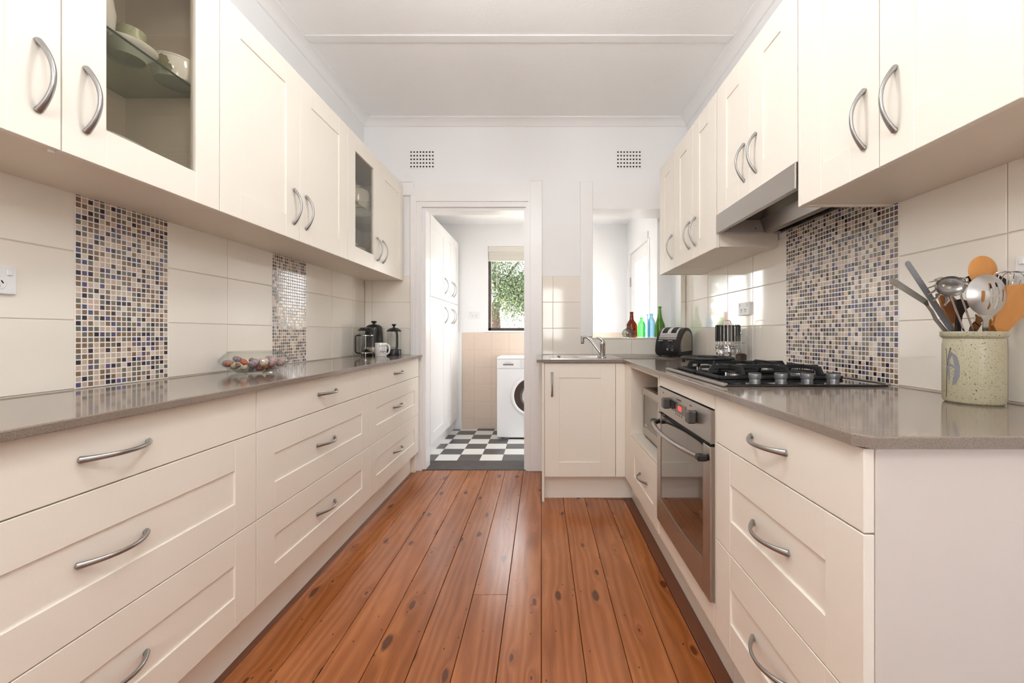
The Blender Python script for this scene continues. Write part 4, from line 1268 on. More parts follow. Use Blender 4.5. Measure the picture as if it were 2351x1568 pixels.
# glass bowl with sea urchin shells
BC = Vector((-1.2245, 1.762, ZW))
prof_o = [(.060, .0), (.085, .009), (.110, .024), (.126, .040), (.130, .048), (.127, .056), (.112, .074), (.097, .0875)]
prof_i = [(.0955, .0875), (.109, .073), (.1235, .0555), (.1265, .048), (.1225, .041), (.107, .0265), (.083, .013), (.058, .006)]
t = thing('glass_bowl', 'round clear glass bowl full of sea urchin shells on the left worktop', 'bowl', BC, 0)
m = MB(); m.shell(prof_o + prof_i, 56); m.lathe([(.0, .006), (.058, .006)], 56); m.lathe([(.0, .0), (.060, .0)], 56)
m.build('bowl_glass', CLEARG, t, smooth=50)
MB().tube([(.0962 * math.cos(2 * PI * k / 56), .0962 * math.sin(2 * PI * k / 56), .0878) for k in range(56)], .0014, 6, closed=True).build('rim', CLEARG, t, smooth=50)
UC = {'mauve': (lin(168, 146, 152), lin(128, 104, 112)), 'orange': (lin(204, 122, 84), lin(176, 90, 60)), 'cream': (lin(222, 206, 186), lin(188, 160, 134)),
      'taupe': (lin(158, 134, 122), lin(122, 98, 88)), 'pink': (lin(204, 176, 172), lin(170, 132, 132)), 'rust': (lin(184, 120, 104), lin(142, 84, 74))}
HOLE = pm('urchin_opening', lin(96, 60, 42), .8)
UM = {}
for k, (a, b) in UC.items():
    m = MB(); n = 12
    pr = []
    for j in range(n + 1):
        ph = PI * j / n
        pr.append((math.sin(ph) * (1 - .05 * math.cos(ph)), -.78 * math.cos(ph) * (1 - .12 * abs(math.cos(ph)) ** 3)))
    m.lathe(pr, 40, lobes=10, la=.035)
    UM[k] = m.mesh('shell', urchin_mat('urchin_' + k, a, b), 60)
hm = MB(); hm.lathe([(.0, .70), (.10, .695), (.19, .66), (.2, .64)], 16); HMESH = hm.mesh('opening', HOLE, 60)
# colour, image position of the middle, radius, distance, label
UR = [('mauve', 519.8, 835, .019, 1.70, 'large brownish mauve sea urchin shell at the left end of the bowl'),
      ('orange', 524.5, 835.5, .011, 1.672, 'small orange sea urchin shell lying against the large mauve one at the left end'),
      ('mauve', 538.5, 827, .017, 1.80, 'mauve sea urchin shell behind the cream one on the left of the bowl'),
      ('cream', 539.3, 840, .0165, 1.675, 'cream sea urchin shell low on the left of the bowl'),
      ('taupe', 545.5, 838, .0095, 1.655, 'tiny grey mauve sea urchin shell resting on the cream shell'),
      ('orange', 561.5, 832, .0145, 1.70, 'bright orange sea urchin shell on top left of centre'),
      ('cream', 560.6, 845, .0135, 1.675, 'flat cream sea urchin shell under the bright orange one'),
      ('taupe', 580.2, 829.5, .015, 1.81, 'taupe sea urchin shell behind the middle of the bowl'),
      ('mauve', 582.7, 838.5, .0195, 1.69, 'largest mauve sea urchin shell with a round hole in the middle of the bowl'),
      ('cream', 608.2, 834.5, .0165, 1.70, 'pale cream sea urchin shell with a brown hole right of centre'),
      ('mauve', 618.5, 823.5, .015, 1.82, 'mauve sea urchin shell at the back right rising above the others'),
      ('pink', 629.5, 833.5, .0195, 1.735, 'large pink ribbed sea urchin shell on the right with a brown hole'),
      ('pink', 651.6, 830.5, .0185, 1.79, 'pink sea urchin shell at the right end of the bowl'),
      ('orange', 616.8, 844.5, .0085, 1.70, 'tiny orange sea urchin shell low between the cream and pink ones'),
      ('rust', 601.4, 845.5, .0145, 1.70, 'rusty mauve sea urchin shell low under the pale cream one'),
      ('pink', 641.4, 841, .0105, 1.745, 'small pink sea urchin shell low at the right of the bowl'),
      ('mauve', 575.9, 847.5, .011, 1.69, 'small mauve sea urchin shell at the very bottom of the bowl'),
      ('taupe', 551, 829, .010, 1.79, 'small taupe sea urchin shell behind the bright orange one'),
      ('rust', 633.8, 845, .010, 1.72, 'small rust sea urchin shell under the large pink one'),
      ('pink', 600, 828, .0135, 1.83, 'pink sea urchin shell half hidden behind the pale cream one'),
      ('taupe', 590, 836, .014, 1.77, 'taupe sea urchin shell buried in the middle of the bowl'),
      ('mauve', 622, 840, .014, 1.78, 'mauve sea urchin shell buried right of the middle')]
def rin(z):
    """inner radius of the bowl at height z"""
    pi = prof_i[::-1]
    if z <= pi[0][1]: return pi[0][0]
    for (r0, z0), (r1, z1) in zip(pi, pi[1:]):
        if z0 <= z <= z1: return r0 + (r1 - r0) * (z - z0) / max(1e-6, z1 - z0)
    return pi[-1][0]
P = [W(a[1], a[2], a[4]) for a in UR]
for it in range(60):
    for i in range(len(P)):
        for j in range(i):
            d = P[i] - P[j]; mn = (UR[i][3] + UR[j][3]) * 1.0
            if 1e-6 < d.length < mn:
                s = d.normalized() * (mn - d.length) * .5
                P[i] += s; P[j] -= s
        q = P[i] - BC; rr = UR[i][3] * 1.12
        q.z = max(q.z, .0075 + rr * .8)
        lim = max(.005, rin(q.z - rr * .25) - rr * 1.12)
        h = math.hypot(q.x, q.y)
        if h > lim: q.x *= lim / h; q.y *= lim / h
        P[i] = BC + q
q = random.Random(11)
for a, p in zip(UR, P):
    t = thing('sea_urchin_shell', a[5], 'shell', p, 0, 'sea urchin shells in the glass bowl')
    t.rotation_euler = (q.uniform(.7, 1.5) if 'hole' in a[5] else q.uniform(-.8, .8), q.uniform(-.5, .5), q.uniform(-.6, .3) - .55)
    o = inst('shell', UM[a[0]], t); o.scale = (a[3] * 1.12,) * 3
    o = inst('opening', HMESH, t); o.scale = (a[3] * 1.12,) * 3

# coffee things in the corner
t = thing('coffee_plunger', 'large glass coffee plunger with a black loop handle', 'coffee plunger', (-1.255, 2.95, ZW), R(-20))
MB().shell([(.0, .012), (.045, .012), (.046, .018), (.046, .178), (.048, .182)], 36).build('beaker', CLEARG, t, smooth=40)
m = MB()
for z in (.026, .150): m.tube([(.0475 * math.cos(2 * PI * k / 36), .0475 * math.sin(2 * PI * k / 36), z) for k in range(36)], .0032, 6, closed=True, flat=1.5)
m.build('frame_band', CHROME, t, smooth=40)
m = MB()
for k in range(3):
    a = R(50) + k * 2 * PI / 3
    m.box(-.0018, .0468, .0, .0018, .0486, .150); m.xf(Matrix.Rotation(a, 4, 'Z'), len(m.v) - 8)
m.build('frame_leg', CHROME, t)
m = MB(); m.lathe([(.050, .183), (.052, .187), (.052, .192), (.044, .197), (.044, .203), (.030, .207), (.0, .208)], 32); m.box(-.066, -.016, .183, -.04, .016, .190, .003)
m.build('lid', BLACK, t, smooth=40)
MB().tube([(-.047, 0, .150), (-.072, 0, .150), (-.084, 0, .146), (-.088, 0, .136), (-.088, 0, .042), (-.084, 0, .032), (-.072, 0, .026), (-.047, 0, .026)], .0052, 10).xf(Matrix.Rotation(R(80), 4, 'Z')).build('handle', BLACK, t, smooth=40)
m = MB(); m.cyl((0, 0, .03), (0, 0, .20), .0025, seg=8); m.lathe([(.043, .020), (.044, .024), (.030, .034), (.012, .050), (.0, .052)], 28); m.build('plunger_rod', BLACK, t, smooth=40)
t = thing('coffee_plunger', 'small coffee plunger with a black domed lid nearest the doorway', 'coffee plunger', (-1.105, 3.085, ZW), R(10))
MB().shell([(.0, .045), (.046, .045), (.0465, .05), (.0465, .178)], 36).build('beaker', CLEARG, t, smooth=40)
MB().lathe([(.0, 0), (.051, 0), (.052, .004), (.052, .042), (.049, .046), (.0, .046)], 36).build('base', BLACK, t, smooth=40)
MB().lathe([(.052, .178), (.053, .182), (.046, .192), (.030, .203), (.008, .208), (.006, .216), (.016, .228), (.017, .233), (.0, .236)], 36).build('lid', BLACK, t, smooth=40)
MB().tube([(.046, .012, .178), (.062, .014, .172), (.066, .014, .15), (.066, .014, .06), (.060, .014, .045), (.05, .012, .040)], .008, 10, flat=1.4).xf(Matrix.Rotation(R(68), 4, 'Z')).build('handle', BLACK, t, smooth=40)
m = MB(); m.cyl((0, 0, .06), (0, 0, .19), .002, seg=8); m.lathe([(.044, .054), (.045, .058), (.02, .062), (.0, .066)], 28); m.build('plunger_rod', CHROME, t, smooth=40)
t = thing('kettle', 'black jug kettle with a domed lid and knob behind the large plunger', 'kettle', (-1.262, 3.102, ZW), 0)
MB().lathe([(.0, 0), (.070, 0), (.072, .004), (.072, .016), (.0, .017)], 36).build('base', BLACK, t, smooth=40)
MB().lathe([(.0, .017), (.069, .017), (.070, .022), (.069, .062)], 36).build('steel_band', pm('cream_metal_band', lin(196, 184, 166), .3, metal=.6), t, smooth=40)
MB().lathe([(.069, .0622), (.0695, .066), (.062, .18), (.059, .205), (.052, .220), (.035, .230), (.0, .234)], 36).build('body', BLACK, t, smooth=40)
MB().lathe([(.010, .233), (.008, .240), (.019, .246), (.021, .253), (.017, .257), (.0, .258)], 24).build('knob', BLACK, t, smooth=40)
t = thing('mug', 'white mug with dark blue and red lettering', 'mug', (-1.164, 2.985, ZW), 0)
MB().lathe([(.0, 0), (.039, 0), (.0415, .003), (.0415, .094), (.0405, .096), (.0385, .094), (.0385, .006), (.0, .005)], 48).build('body', PORC, t, smooth=40)
HA = R(-10)
MB().tube([(.040, 0, .082), (.056, 0, .083), (.066, 0, .073), (.069, 0, .050), (.064, 0, .028), (.052, 0, .016), (.040, 0, .015)], .0052, 10, flat=1.3).xf(Matrix.Rotation(HA, 4, 'Z')).build('handle', PORC, t, smooth=40)
NAVY = pm('navy_print', lin(44, 40, 92), .4); REDP = pm('red_print', lin(176, 74, 74), .4); BLKP = pm('black_print', lin(30, 26, 30), .4)
for txt, sz, z, m_, spc in (('EACEBO', .0215, .073, NAVY, .95), ('I  A  I', .0150, .052, BLKP, 1.1), ('INMAT', .0225, .032, NAVY, .95), ('reprinted', .0085, .018, REDP, 1.0)):
    me = text_mesh(txt, sz, .0002, m_, 'lettering', spc, bend=.0416)
    inst('lettering', me, t, (0, 0, z), (0, 0, R(60)))
m = MB()
for a in (-58, -28, 2):
    m.box(-.0003, -.0419, .012 if a == -58 else .043, .0003, -.0414, .084 if a == -58 else .062); m.xf(Matrix.Rotation(R(60 + a), 4, 'Z'), len(m.v) - 8)
m.build('printed_rule', BLKP, t)
# ------------------------------------------------------------------ bottles on the sill above the sink
ZSILL = 1.0323
def bottle(name, label, px, D, prof, mat_, seg=32, sx=1, sy=1, rz=0):
    x = (px - VX) / F * D
    t = thing(name, label, 'bottle', (x, D, ZSILL), rz, 'glass bottles on the sill')
    inn = [(max(.0008, r - .0022), z) for r, z in prof if z > .004]
    inn[0] = (inn[0][0], .005)
    m = MB(); m.shell(prof + inn[::-1], seg, (0, 0, 0), sx, sy)
    m.lathe([(.0, .0), (prof[0][0], .0)], seg, (0, 0, 0), sx, sy)
    m.build('glass_body', mat_, t, smooth=45)
    r, z = prof[-1]
    MB().lathe([(r - .002, z - .012), (r + .0022, z - .012), (r + .003, z - .009), (r + .003, z - .002), (r + .001, z + .0005), (r - .002, z + .0005)], 24).build('lip', mat_, t, smooth=45)
    return t
bottle('bottle', 'brown glass bottle with a long neck on the sill', 1450, 3.36, [(.043, 0), (.046, .004), (.046, .085), (.044, .103), (.034, .124), (.021, .138), (.0165, .148), (.015, .175), (.0125, .207)], BROWNG)
bottle('bottle', 'squat clear glass flask in front of the brown bottle', 1443.5, 3.24, [(.030, 0), (.044, .006), (.053, .024), (.053, .038), (.046, .055), (.030, .069), (.017, .075), (.0145, .079), (.0145, .088)], PALEG, 36, 1, .62)
bottle('bottle', 'bright green short bottle with flat panels', 1472.5, 3.295, [(.032, 0), (.034, .003), (.034, .098), (.032, .106), (.022, .124), (.014, .134), (.0115, .140), (.0115, .160)], GREENG, 8, rz=R(12))
bottle('bottle', 'pale blue bottle half hidden behind the other blue one', 1484.5, 3.39, [(.026, 0), (.028, .003), (.028, .115), (.026, .125), (.016, .148), (.012, .158), (.0105, .190)], BLUEG, 10)
bottle('bottle', 'blue bottle in front standing beside the tall green one', 1495.5, 3.315, [(.027, 0), (.029, .003), (.029, .120), (.027, .130), (.017, .152), (.0125, .163), (.0108, .190)], BLUEG, 8, rz=R(20))
bottle('bottle', 'tall olive green bottle with a slender neck beside the toaster', 1514.5, 3.37, [(.040, 0), (.0435, .004), (.0435, .088), (.040, .105), (.028, .135), (.019, .165), (.0145, .195), (.0125, .235), (.012, .252)], OLIVEG)

# ------------------------------------------------------------------ toaster
a45 = R(-45)
pf = Vector((.954, 2.872, .9003))
tt = thing('toaster', 'black and silver two slot toaster standing diagonally in the corner', 'toaster', pf, a45)
# local: x from -w (left) to 0 (right), y depth, front face at y=0
tw_, td_, th_ = .178, .225, .205
prof = [(.010, .014), (.0, .040), (.006, .085), (.018, .120), (.036, .155), (.060, .183), (.090, .200), (.125, .206), (.160, .203), (.190, .192), (.212, .172), (.222, .140), (.225, .060), (.222, .014)]
m = MB(); m.prism(prof, 'yz', -tw_, 0); m.build('shell', BLACK, tt, smooth=35)
inner = [(.042, .034), (.038, .050), (.040, .090), (.052, .122), (.072, .152), (.098, .172), (.125, .182), (.155, .180), (.182, .168), (.196, .148), (.203, .115), (.204, .040)]
BEIGE = pm('brushed_side_steel', lin(190, 184, 170), .3, metal=.9, var=.05, scale=40, stretch=(1, 1, 12))
for x0, x1 in ((0, .0045), (-tw_ - .0045, -tw_)):
    m = MB(); m.prism(inner, 'yz', x0, x1); m.build('side_panel', BEIGE, tt)
def prof_pt(s):
    """point and outward normal on the top arch between profile points 4 and 10"""
    P_ = [Vector((0, y, z)) for y, z in prof[3:11]]
    k = min(int(s * 7), 6); u = s * 7 - k
    p = P_[k].lerp(P_[k + 1], u); tg = (P_[k + 1] - P_[k]).normalized()
    return p, Vector((0, -tg.z, tg.y)) * -1 if False else Vector((0, -tg.z, tg.y))
m = MB()
rows_ = [prof_pt(s / 20) for s in range(21)]
vs = []
for p, n in rows_:
    for x in (-tw_ + .022, -.022):
        vs += [Vector((x, p.y, p.z)) + n * .0035, Vector((x, p.y, p.z)) - n * .002]
fs = []
for k in range(20):
    a, b = k * 4, (k + 1) * 4
    fs += [(a, a + 2, b + 2, b), (a + 1, b + 1, b + 3, a + 3), (a, b, b + 1, a + 1), (a + 2, a + 3, b + 3, b + 2)]
fs += [(0, 1, 3, 2), (80, 82, 83, 81)]
m.add(vs, fs); m.build('chrome_top', CHROME, tt, smooth=40)
for x0 in (-.145, -.077):
    m = MB(); vs = []
    rr_ = [prof_pt(.19 + .66 * s / 12) for s in range(13)]
    for p, n in rr_:
        for x in (x0, x0 + .040): vs += [Vector((x, p.y, p.z)) + n * .0042, Vector((x, p.y, p.z)) - n * .001]
    fs = []
    for k in range(12):
        a, b = k * 4, (k + 1) * 4
        fs += [(a, a + 2, b + 2, b), (a + 1, b + 1, b + 3, a + 3), (a, b, b + 1, a + 1), (a + 2, a + 3, b + 3, b + 2)]
    fs += [(0, 1, 3, 2), (48, 50, 51, 49)]
    m.add(vs, fs); m.build('bread_slot', pm('toaster_slot_dark', (.010, .007, .006), .6) if 'toaster_slot_dark' not in MATS else MATS['toaster_slot_dark'], tt)
MB().box(-tw_ + .02, .016, .131, -.02, .034, .140, .003).build('chrome_lip', CHROME, tt)
def fr_y(z):
    for (y0, z0), (y1, z1) in zip(prof, prof[1:4]):
        if z0 <= z <= z1: return y0 + (y1 - y0) * (z - z0) / (z1 - z0)
    return .018
for x in (-.135, -.062):
    z = .108
    MB().box(x - .019, fr_y(z) - .014, z, x + .019, fr_y(z) + .006, z + .006, .002).build('lever', CHROME, tt)
    MB().box(x - .004, fr_y(.07) - .0008, .05, x + .004, fr_y(.1) + .004, .104).build('lever_slot', DARKGAP, tt)
m = MB(); m.tube([(-.062 + .021 * math.cos(2 * PI * k / 28), fr_y(.075) - .002, .073 + .0065 * math.sin(2 * PI * k / 28)) for k in range(28)], .0013, 6, closed=True)
m.build('badge_ring', CHROME, tt, smooth=50)
tilt = math.atan2(.006, .045)
m = MB(); m.lathe([(.0, .010), (.009, .009), (.011, .0)], 20); m.v = [tuple(Matrix.Rotation(PI / 2, 4, 'X') @ Vector(p)) for p in m.v]
m.build('browning_dial', STEELV, tt, (-.078, fr_y(.052) + .001, .052), smooth=40)
m = MB(); m.tube([(-.076 + .017 * math.cos(R(a)), fr_y(.052) - .0002, .052 + .017 * math.sin(R(a))) for a in range(-60, 91, 15)], .0009, 5); m.build('dial_scale', pm('blue_grey_print', lin(96, 108, 140), .4), tt)
for k in range(3): MB().box(-.052, fr_y(.04 + .0085 * k) - .003, .0405 + .0085 * k, -.036, fr_y(.05) + .002, .0445 + .0085 * k, .001).build('button', CHROME, tt)
inst('lettering', text_mesh('SUNBEAM', .0075, .0002, PRINT, 'lettering', 1.1), tt, (-.089, .0385, .1605), (R(-38), 0, 0))
inst('lettering', text_mesh('le Royal', .0105, .0002, MATS['blue_grey_print'], 'lettering'), tt, (-.085, fr_y(.119) - .0012, .1225), (R(-18), 0, 0))
for x in (-.155, -.023):
    for y in (.03, .195): MB().cyl((x, y, 0), (x, y, .016), .009, seg=10).build('foot', BLACK, tt)
MB().box(-tw_ + .006, .012, .006, -.006, .216, .0142, .002).build('base_tray', BLACK, tt)

# ------------------------------------------------------------------ cutlery stand and grinder
cs = thing('cutlery_stand', 'chrome wire cutlery stand with a looped carrying handle', 'stand', (1.03, 2.275, .9003), 0)
MB().lathe([(.0, 0), (.058, 0), (.060, .003), (.055, .007), (.0, .008)], 32).build('base', CHROME, cs, smooth=40)
MB().tube([(-.026, 0, .006), (-.026, 0, .215), (-.020, 0, .232), (-.008, 0, .237), (.010, 0, .237), (.020, 0, .231), (.026, 0, .215), (.026, 0, .006)], .0020, 8).xf(Matrix.Rotation(R(20), 4, 'Z')).build('loop_frame', CHROME, cs, smooth=40)
m = MB(); m.tube([(.056 * math.cos(2 * PI * k / 36), .056 * math.sin(2 * PI * k / 36), .207) for k in range(36)], .0018, 6, closed=True)
m.tube([(-.056, 0, .207), (.056, 0, .207)], .0018, 6); m.build('hanging_ring', CHROME, cs, smooth=40)
hd = MB(); hd.box(-.0058, -.0035, -.096, .0058, .0035, 0, .0026); HDM = hd.mesh('handle', BLACK)
rv = MB()
for z in (-.02, -.076): rv.cyl((0, -.0034, z), (0, .0034, z), .0016, seg=8)
def blade(kind):
    m = MB()
    m.box(-.0022, -.0012, -.125, .0022, .0012, -.095, .0005)
    if kind == 'spoon':
        n = 8; vs = []
        for i in range(n + 1):
            u = i / n; z = -.120 - .050 * u; wd_ = .0115 * math.sin(PI * min(1, .08 + .92 * u)) ** .6 + .001
            for j in range(5):
                s = -1 + j / 2
                vs.append((wd_ * s, .0055 * (1 - s * s) * math.sin(PI * u), z))
        k = len(m.v)
        fs = [(i * 5 + j, i * 5 + j + 1, (i + 1) * 5 + j + 1, (i + 1) * 5 + j) for i in range(n) for j in range(4)]
        m.add(vs, fs)
        m.add([(x, y - .0009, z) for x, y, z in vs], fs)
    elif kind == 'fork':
        m.box(-.009, -.0008, -.140, .009, .0008, -.124, .0004)
        for s in (-1, -.33, .33, 1): m.box(s * .0078 - .0011, -.0008, -.175, s * .0078 + .0011, .0008, -.139, .0003)
    else:
        m.box(-.0075, -.0006, -.190, .0055, .0006, -.122, .0003)
    return m.mesh(kind, CHROME, 50)
BL = {k: blade(k) for k in ('spoon', 'fork', 'knife')}
kinds = ['spoon', 'spoon', 'fork', 'spoon', 'spoon', 'fork', 'knife', 'fork', 'spoon', 'knife', 'fork', 'spoon', 'knife', 'spoon', 'fork', 'knife', 'fork', 'knife', 'knife', 'fork']
for k, kd in enumerate(kinds):
    a = 2 * PI * k / len(kinds) + 2.55
    p = Vector((1.03 + .0605 * math.cos(a), 2.275 + .0605 * math.sin(a), .9003 + .2095))
    if p.x > 1.095: p.x = 1.095
    t = thing('hanging_' + kd, {'spoon': 'black handled steel spoon hanging on the cutlery stand', 'fork': 'black handled steel fork hanging on the cutlery stand', 'knife': 'black handled steel table knife hanging on the cutlery stand'}[kd], 'cutlery', p, a + PI / 2,
              {'spoon': 'spoons on the cutlery stand', 'fork': 'forks on the cutlery stand', 'knife': 'knives on the cutlery stand'}[kd])
    t.scale = (1, 1, .93)
    inst('handle', HDM, t); inst('head', BL[kd], t)
    inst('hook', MB().tube([(0, .0, -.004), (0, .004, .002), (0, .008, .0005)], .0015, 6).mesh('hook', BLACK) if 'hookm' not in globals() else hookm, t)
t = thing('pepper_grinder', 'clear acrylic pepper grinder half full of peppercorns beside the cutlery stand', 'grinder', (1.055, 2.175, .9003), 0)
MB().lathe([(.0, 0), (.031, 0), (.032, .004), (.032, .012), (.0, .012)], 24).build('base', CHROME, t, smooth=40)
MB().shell([(.0, .0125), (.031, .0125), (.031, .112)], 12).build('jar', CLEARG, t)
pp = pm('peppercorns', lin(60, 40, 30), .7, var=.7, scale=330, bump=.8, bscale=330)
MB().lathe([(.0, .014), (.026, .014), (.027, .02), (.027, .052), (.018, .058), (.0, .060)], 20).build('peppercorns', pp, t, smooth=40)['kind'] = 'stuff'
MB().lathe([(.0, .1125), (.0315, .1125), (.0325, .115), (.0325, .117), (.0, .1175)], 24).build('collar', CHROME, t, smooth=40)
MB().shell([(.031, .118), (.031, .150), (.028, .153), (.0, .154)], 12).build('grinder_top', CLEARG, t)
MB().lathe([(.0, .1545), (.004, .1545), (.003, .158), (.006, .164), (.004, .169), (.0, .170)], 14).build('finial', CHROME, t, smooth=40)
MB().cyl((0, 0, .06), (0, 0, .153), .003, seg=8).build('spindle', CHROME, t)

# ------------------------------------------------------------------ stoneware crock with kitchen tools
CC = Vector((1.028, .980, .9003))
t = thing('utensil_crock', 'speckled olive stoneware crock with a grey iris motif near the right wall', 'crock', CC, 0)
MB().lathe([(.0, 0), (.048, 0), (.0525, .004), (.0545, .012), (.0548, .080), (.0545, .138), (.0525, .149), (.0515, .153), (.0575, .158), (.0583, .160), (.0583, .168), (.0570, .170), (.0520, .170), (.0495, .155), (.0495, .012), (.0, .010)], 64).build('pot', CROCK, t, smooth=30)
def ribbon(m, pts, rad, ang0, wds):
    """painted stroke wrapped on the pot; pts are (angle offset deg, height)"""
    vs = []
    n = len(pts)
    for k, (a, z) in enumerate(pts):
        a0, z0 = pts[max(0, k - 1)]; a1, z1 = pts[min(n - 1, k + 1)]
        dx, dz = R(a1 - a0) * rad, z1 - z0; l = math.hypot(dx, dz) or 1
        nx, nz = -dz / l, dx / l
        for s in (-1, 1):
            an = ang0 + R(a) + s * nx * wds[k] / rad
            vs.append((rad * math.cos(an), rad * math.sin(an), z + s * nz * wds[k]))
    m.add(vs, [(2 * k, 2 * k + 1, 2 * k + 3, 2 * k + 2) for k in range(n - 1)])
IRIS = pm('grey_blue_slip', lin(128, 128, 134), .35, var=.15, scale=90)
STEM = pm('brown_slip', lin(92, 66, 46), .4, var=.15)
# the side of the pot turned to the camera's left
an = math.atan2(-CC.y, -CC.x) - R(52)
m = MB()
ribbon(m, [(2, .082), (5, .105), (12, .118), (19, .110), (24, .088), (23, .066), (18, .050), (15, .043)], .0552, an, [.001, .003, .0045, .005, .005, .0055, .004, .001])
ribbon(m, [(3, .085), (9, .090), (14, .088), (18, .084)], .0552, an, [.002, .003, .003, .002])
ribbon(m, [(4, .100), (3, .085), (5, .068), (7, .052)], .0552, an, [.002, .003, .003, .001])
m.build('iris_motif', IRIS, t)
m = MB()
ribbon(m, [(-2, .012), (-1, .05), (0, .09), (-2, .125), (-4, .128)], .0551, an, [.0008, .0009, .0008, .0006, .002])
ribbon(m, [(1, .088), (4, .110), (9, .128), (10, .131)], .0553, an, [.0006, .0006, .001, .0022])
m.build('stem_motif', STEM, t)

BRUSH = pm('brushed_spoon_steel', lin(186, 184, 181), .3, metal=1, var=.08, scale=24, stretch=(1, 1, 6), rvar=.08)
TOOL = 'kitchen tools in the stoneware crock'
def flat_tool(m, pts, D, th, slope=0.0):   # slope = metres of forward lean per photo row above the rim
    """solid plate of thickness th from an outline (photo units) standing D metres into the room"""
    P_ = [W(x, y, D - slope * (760 - y)) for x, y in pts]
    n = len(P_)
    v = [p + Vector((0, -th / 2, 0)) for p in P_] + [p + Vector((0, th / 2, 0)) for p in P_]
    m.add(v, [tuple(range(n)), tuple(range(2 * n - 1, n - 1, -1))] + [(j, (j + 1) % n, n + (j + 1) % n, n + j) for j in range(n)])
def tool(name, label, D):
    base = Vector((CC.x, D, CC.z + .012))
    return thing(name, label, 'utensil', base, 0, TOOL), base
def Zz(x, y): return (2030 + x / 7.324, 570 + y / 7.324)
GUN = pm('dark_steel', lin(150, 145, 138), .36, metal=.7, var=.06, scale=30, rvar=.05)
BLADE = pm('matt_blade_steel', lin(136, 138, 142), .4, metal=.35, var=.04, scale=20)
BOT = lambda D, dx=0: (CC.x + dx, D, CC.z + .0115)

# slotted turner, far left
D = 1.014
t, b = tool('slotted_turner', 'narrow slotted steel turner leaning furthest left in the crock', D)
def seg(m, p, q, w, D, th):
    p, q = Vector(p), Vector(q); d = (q - p).normalized(); n = Vector((-d.y, d.x)) * w / 2
    flat_tool(m, [p + n, q + n, q - n, p - n], D, th)
m = MB()
tip = [Zz(*c) for c in ((95, 560), (88, 530), (110, 508), (150, 506), (215, 525), (262, 560), (240, 600), (205, 650), (150, 618), (110, 585))]
flat_tool(m, tip, D, .0014)
for k in range(6):
    u = k / 5
    a = Vector(Zz(258 + (208 - 258) * u, 562 + (645 - 562) * u)); b2 = Vector(Zz(722 + (672 - 722) * u, 872 + (935 - 872) * u))
    seg(m, a, b2, 1.25, D, .0014)
flat_tool(m, [Zz(*c) for c in ((725, 868), (755, 960), (745, 985), (700, 970), (655, 925))], D, .0014)
m.build('slotted_blade', GUN, t, org=b)
m = MB()
m.tube([W(*Zz(725, 965), D), W(*Zz(800, 1060), D), W(*Zz(868, 1200), D), W(*Zz(1030, 1395), D + .002), BOT(D - .014, -.02)], [.003, .0035, .004, .0045, .0045], 8)
m.build('handle', GUN, t, org=b, smooth=40)

# serrated spatula knife
D = 1.004
t, b = tool('serrated_spreader', 'long grey serrated palette knife leaning left in the crock', D)
L_, R_ = [], []
p0, p1 = Vector(Zz(400, 262)), Vector(Zz(1150, 1400))
d = (p1 - p0).normalized(); n = Vector((d.y, -d.x)) * 6.6
out = []
for k in range(9):
    a = PI * k / 8
    out.append(p0 - n * math.cos(a) * -1 * 1.0 * (1) * (1) - d * 6.6 * math.sin(a)) if False else out.append(p0 + n * math.cos(PI - a) * 1.0 - d * 6.6 * math.sin(a))
rgt = []
nn = 40
for k in range(nn + 1):
    u = k / nn
    rgt.append(p0.lerp(p1, u) + n * (1.0 + .10 * u + (.09 * (k % 2) if .03 < u < .95 else 0)))
out += rgt + [p1 - n * 1.1]
m = MB(); flat_tool(m, out, D, .0012); m.build('blade', BLADE, t, org=b)
m = MB(); m.tube([W(p1.x, p1.y - 2, D), BOT(D, -.012)], [.009, .008], 8, flat=.6); m.build('handle', BLACK, t, org=b, smooth=40)

# pasta server with a wire handle
D = .968
t, b = tool('pasta_server', 'steel pasta server with curved teeth and a two rod handle', D)
c = W(*Zz(1130, 640), D)
m = MB()
n_, rr_ = 24, .0335
pr = []
vs = []
for i in range(7):
    ph = PI / 2 * i / 6
    for j in range(n_):
        a = 2 * PI * j / n_
        vs.append(c + Vector((rr_ * math.sin(ph) * math.cos(a) * 1.02, .020 * math.cos(ph) ** .9 if i < 6 else 0, rr_ * math.sin(ph) * math.sin(a) * .72)))
fs = [(i * n_ + j, i * n_ + (j + 1) % n_, (i + 1) * n_ + (j + 1) % n_, (i + 1) * n_ + j) for i in range(1, 6) for j in range(n_)]
fs += [(i, (i + 1) % n_ + 0, n_ + (i + 1) % n_, n_ + i) for i in range(n_) if not (4 <= i <= 7)]
k0 = len(vs)
vs2 = [v + Vector((0, -.0012, 0)) for v in vs]
m.add(vs, fs); m.add(vs2, fs)
m.build('bowl', BRUSH, t, org=b, smooth=50)
teeth = [((905, 545), (755, 570)), ((880, 610), (705, 680)), ((870, 690), (715, 785)), ((900, 770), (815, 885)), ((1040, 810), (1010, 965)), ((1375, 620), (1510, 770)), ((1360, 560), (1480, 645)), ((1290, 500), (1400, 550)), ((960, 490), (850, 530)), ((1340, 730), (1385, 760))]
for (a, e) in teeth:
    pa, pe = W(*Zz(*a), D), W(*Zz(*e), D - .016)
    MB().tube([pa, pa.lerp(pe, .5) + Vector((0, -.006, .001)), pe], [.0042, .0036, .0022], 8, flat=.5).build('tooth', CHROME, t, org=b, smooth=50)
for (a, e, dx) in (((1120, 810), (1345, 1400), .002), ((1290, 800), (1500, 1395), .014)):
    pa, pe = W(*Zz(*a), D + .003), W(*Zz(*e), D + .003)
    MB().tube([pa + Vector((0, -.001, .004)), pa, pe, BOT(D + .004, dx)], .0021, 8).build('handle_rod', CHROME, t, org=b, smooth=50)

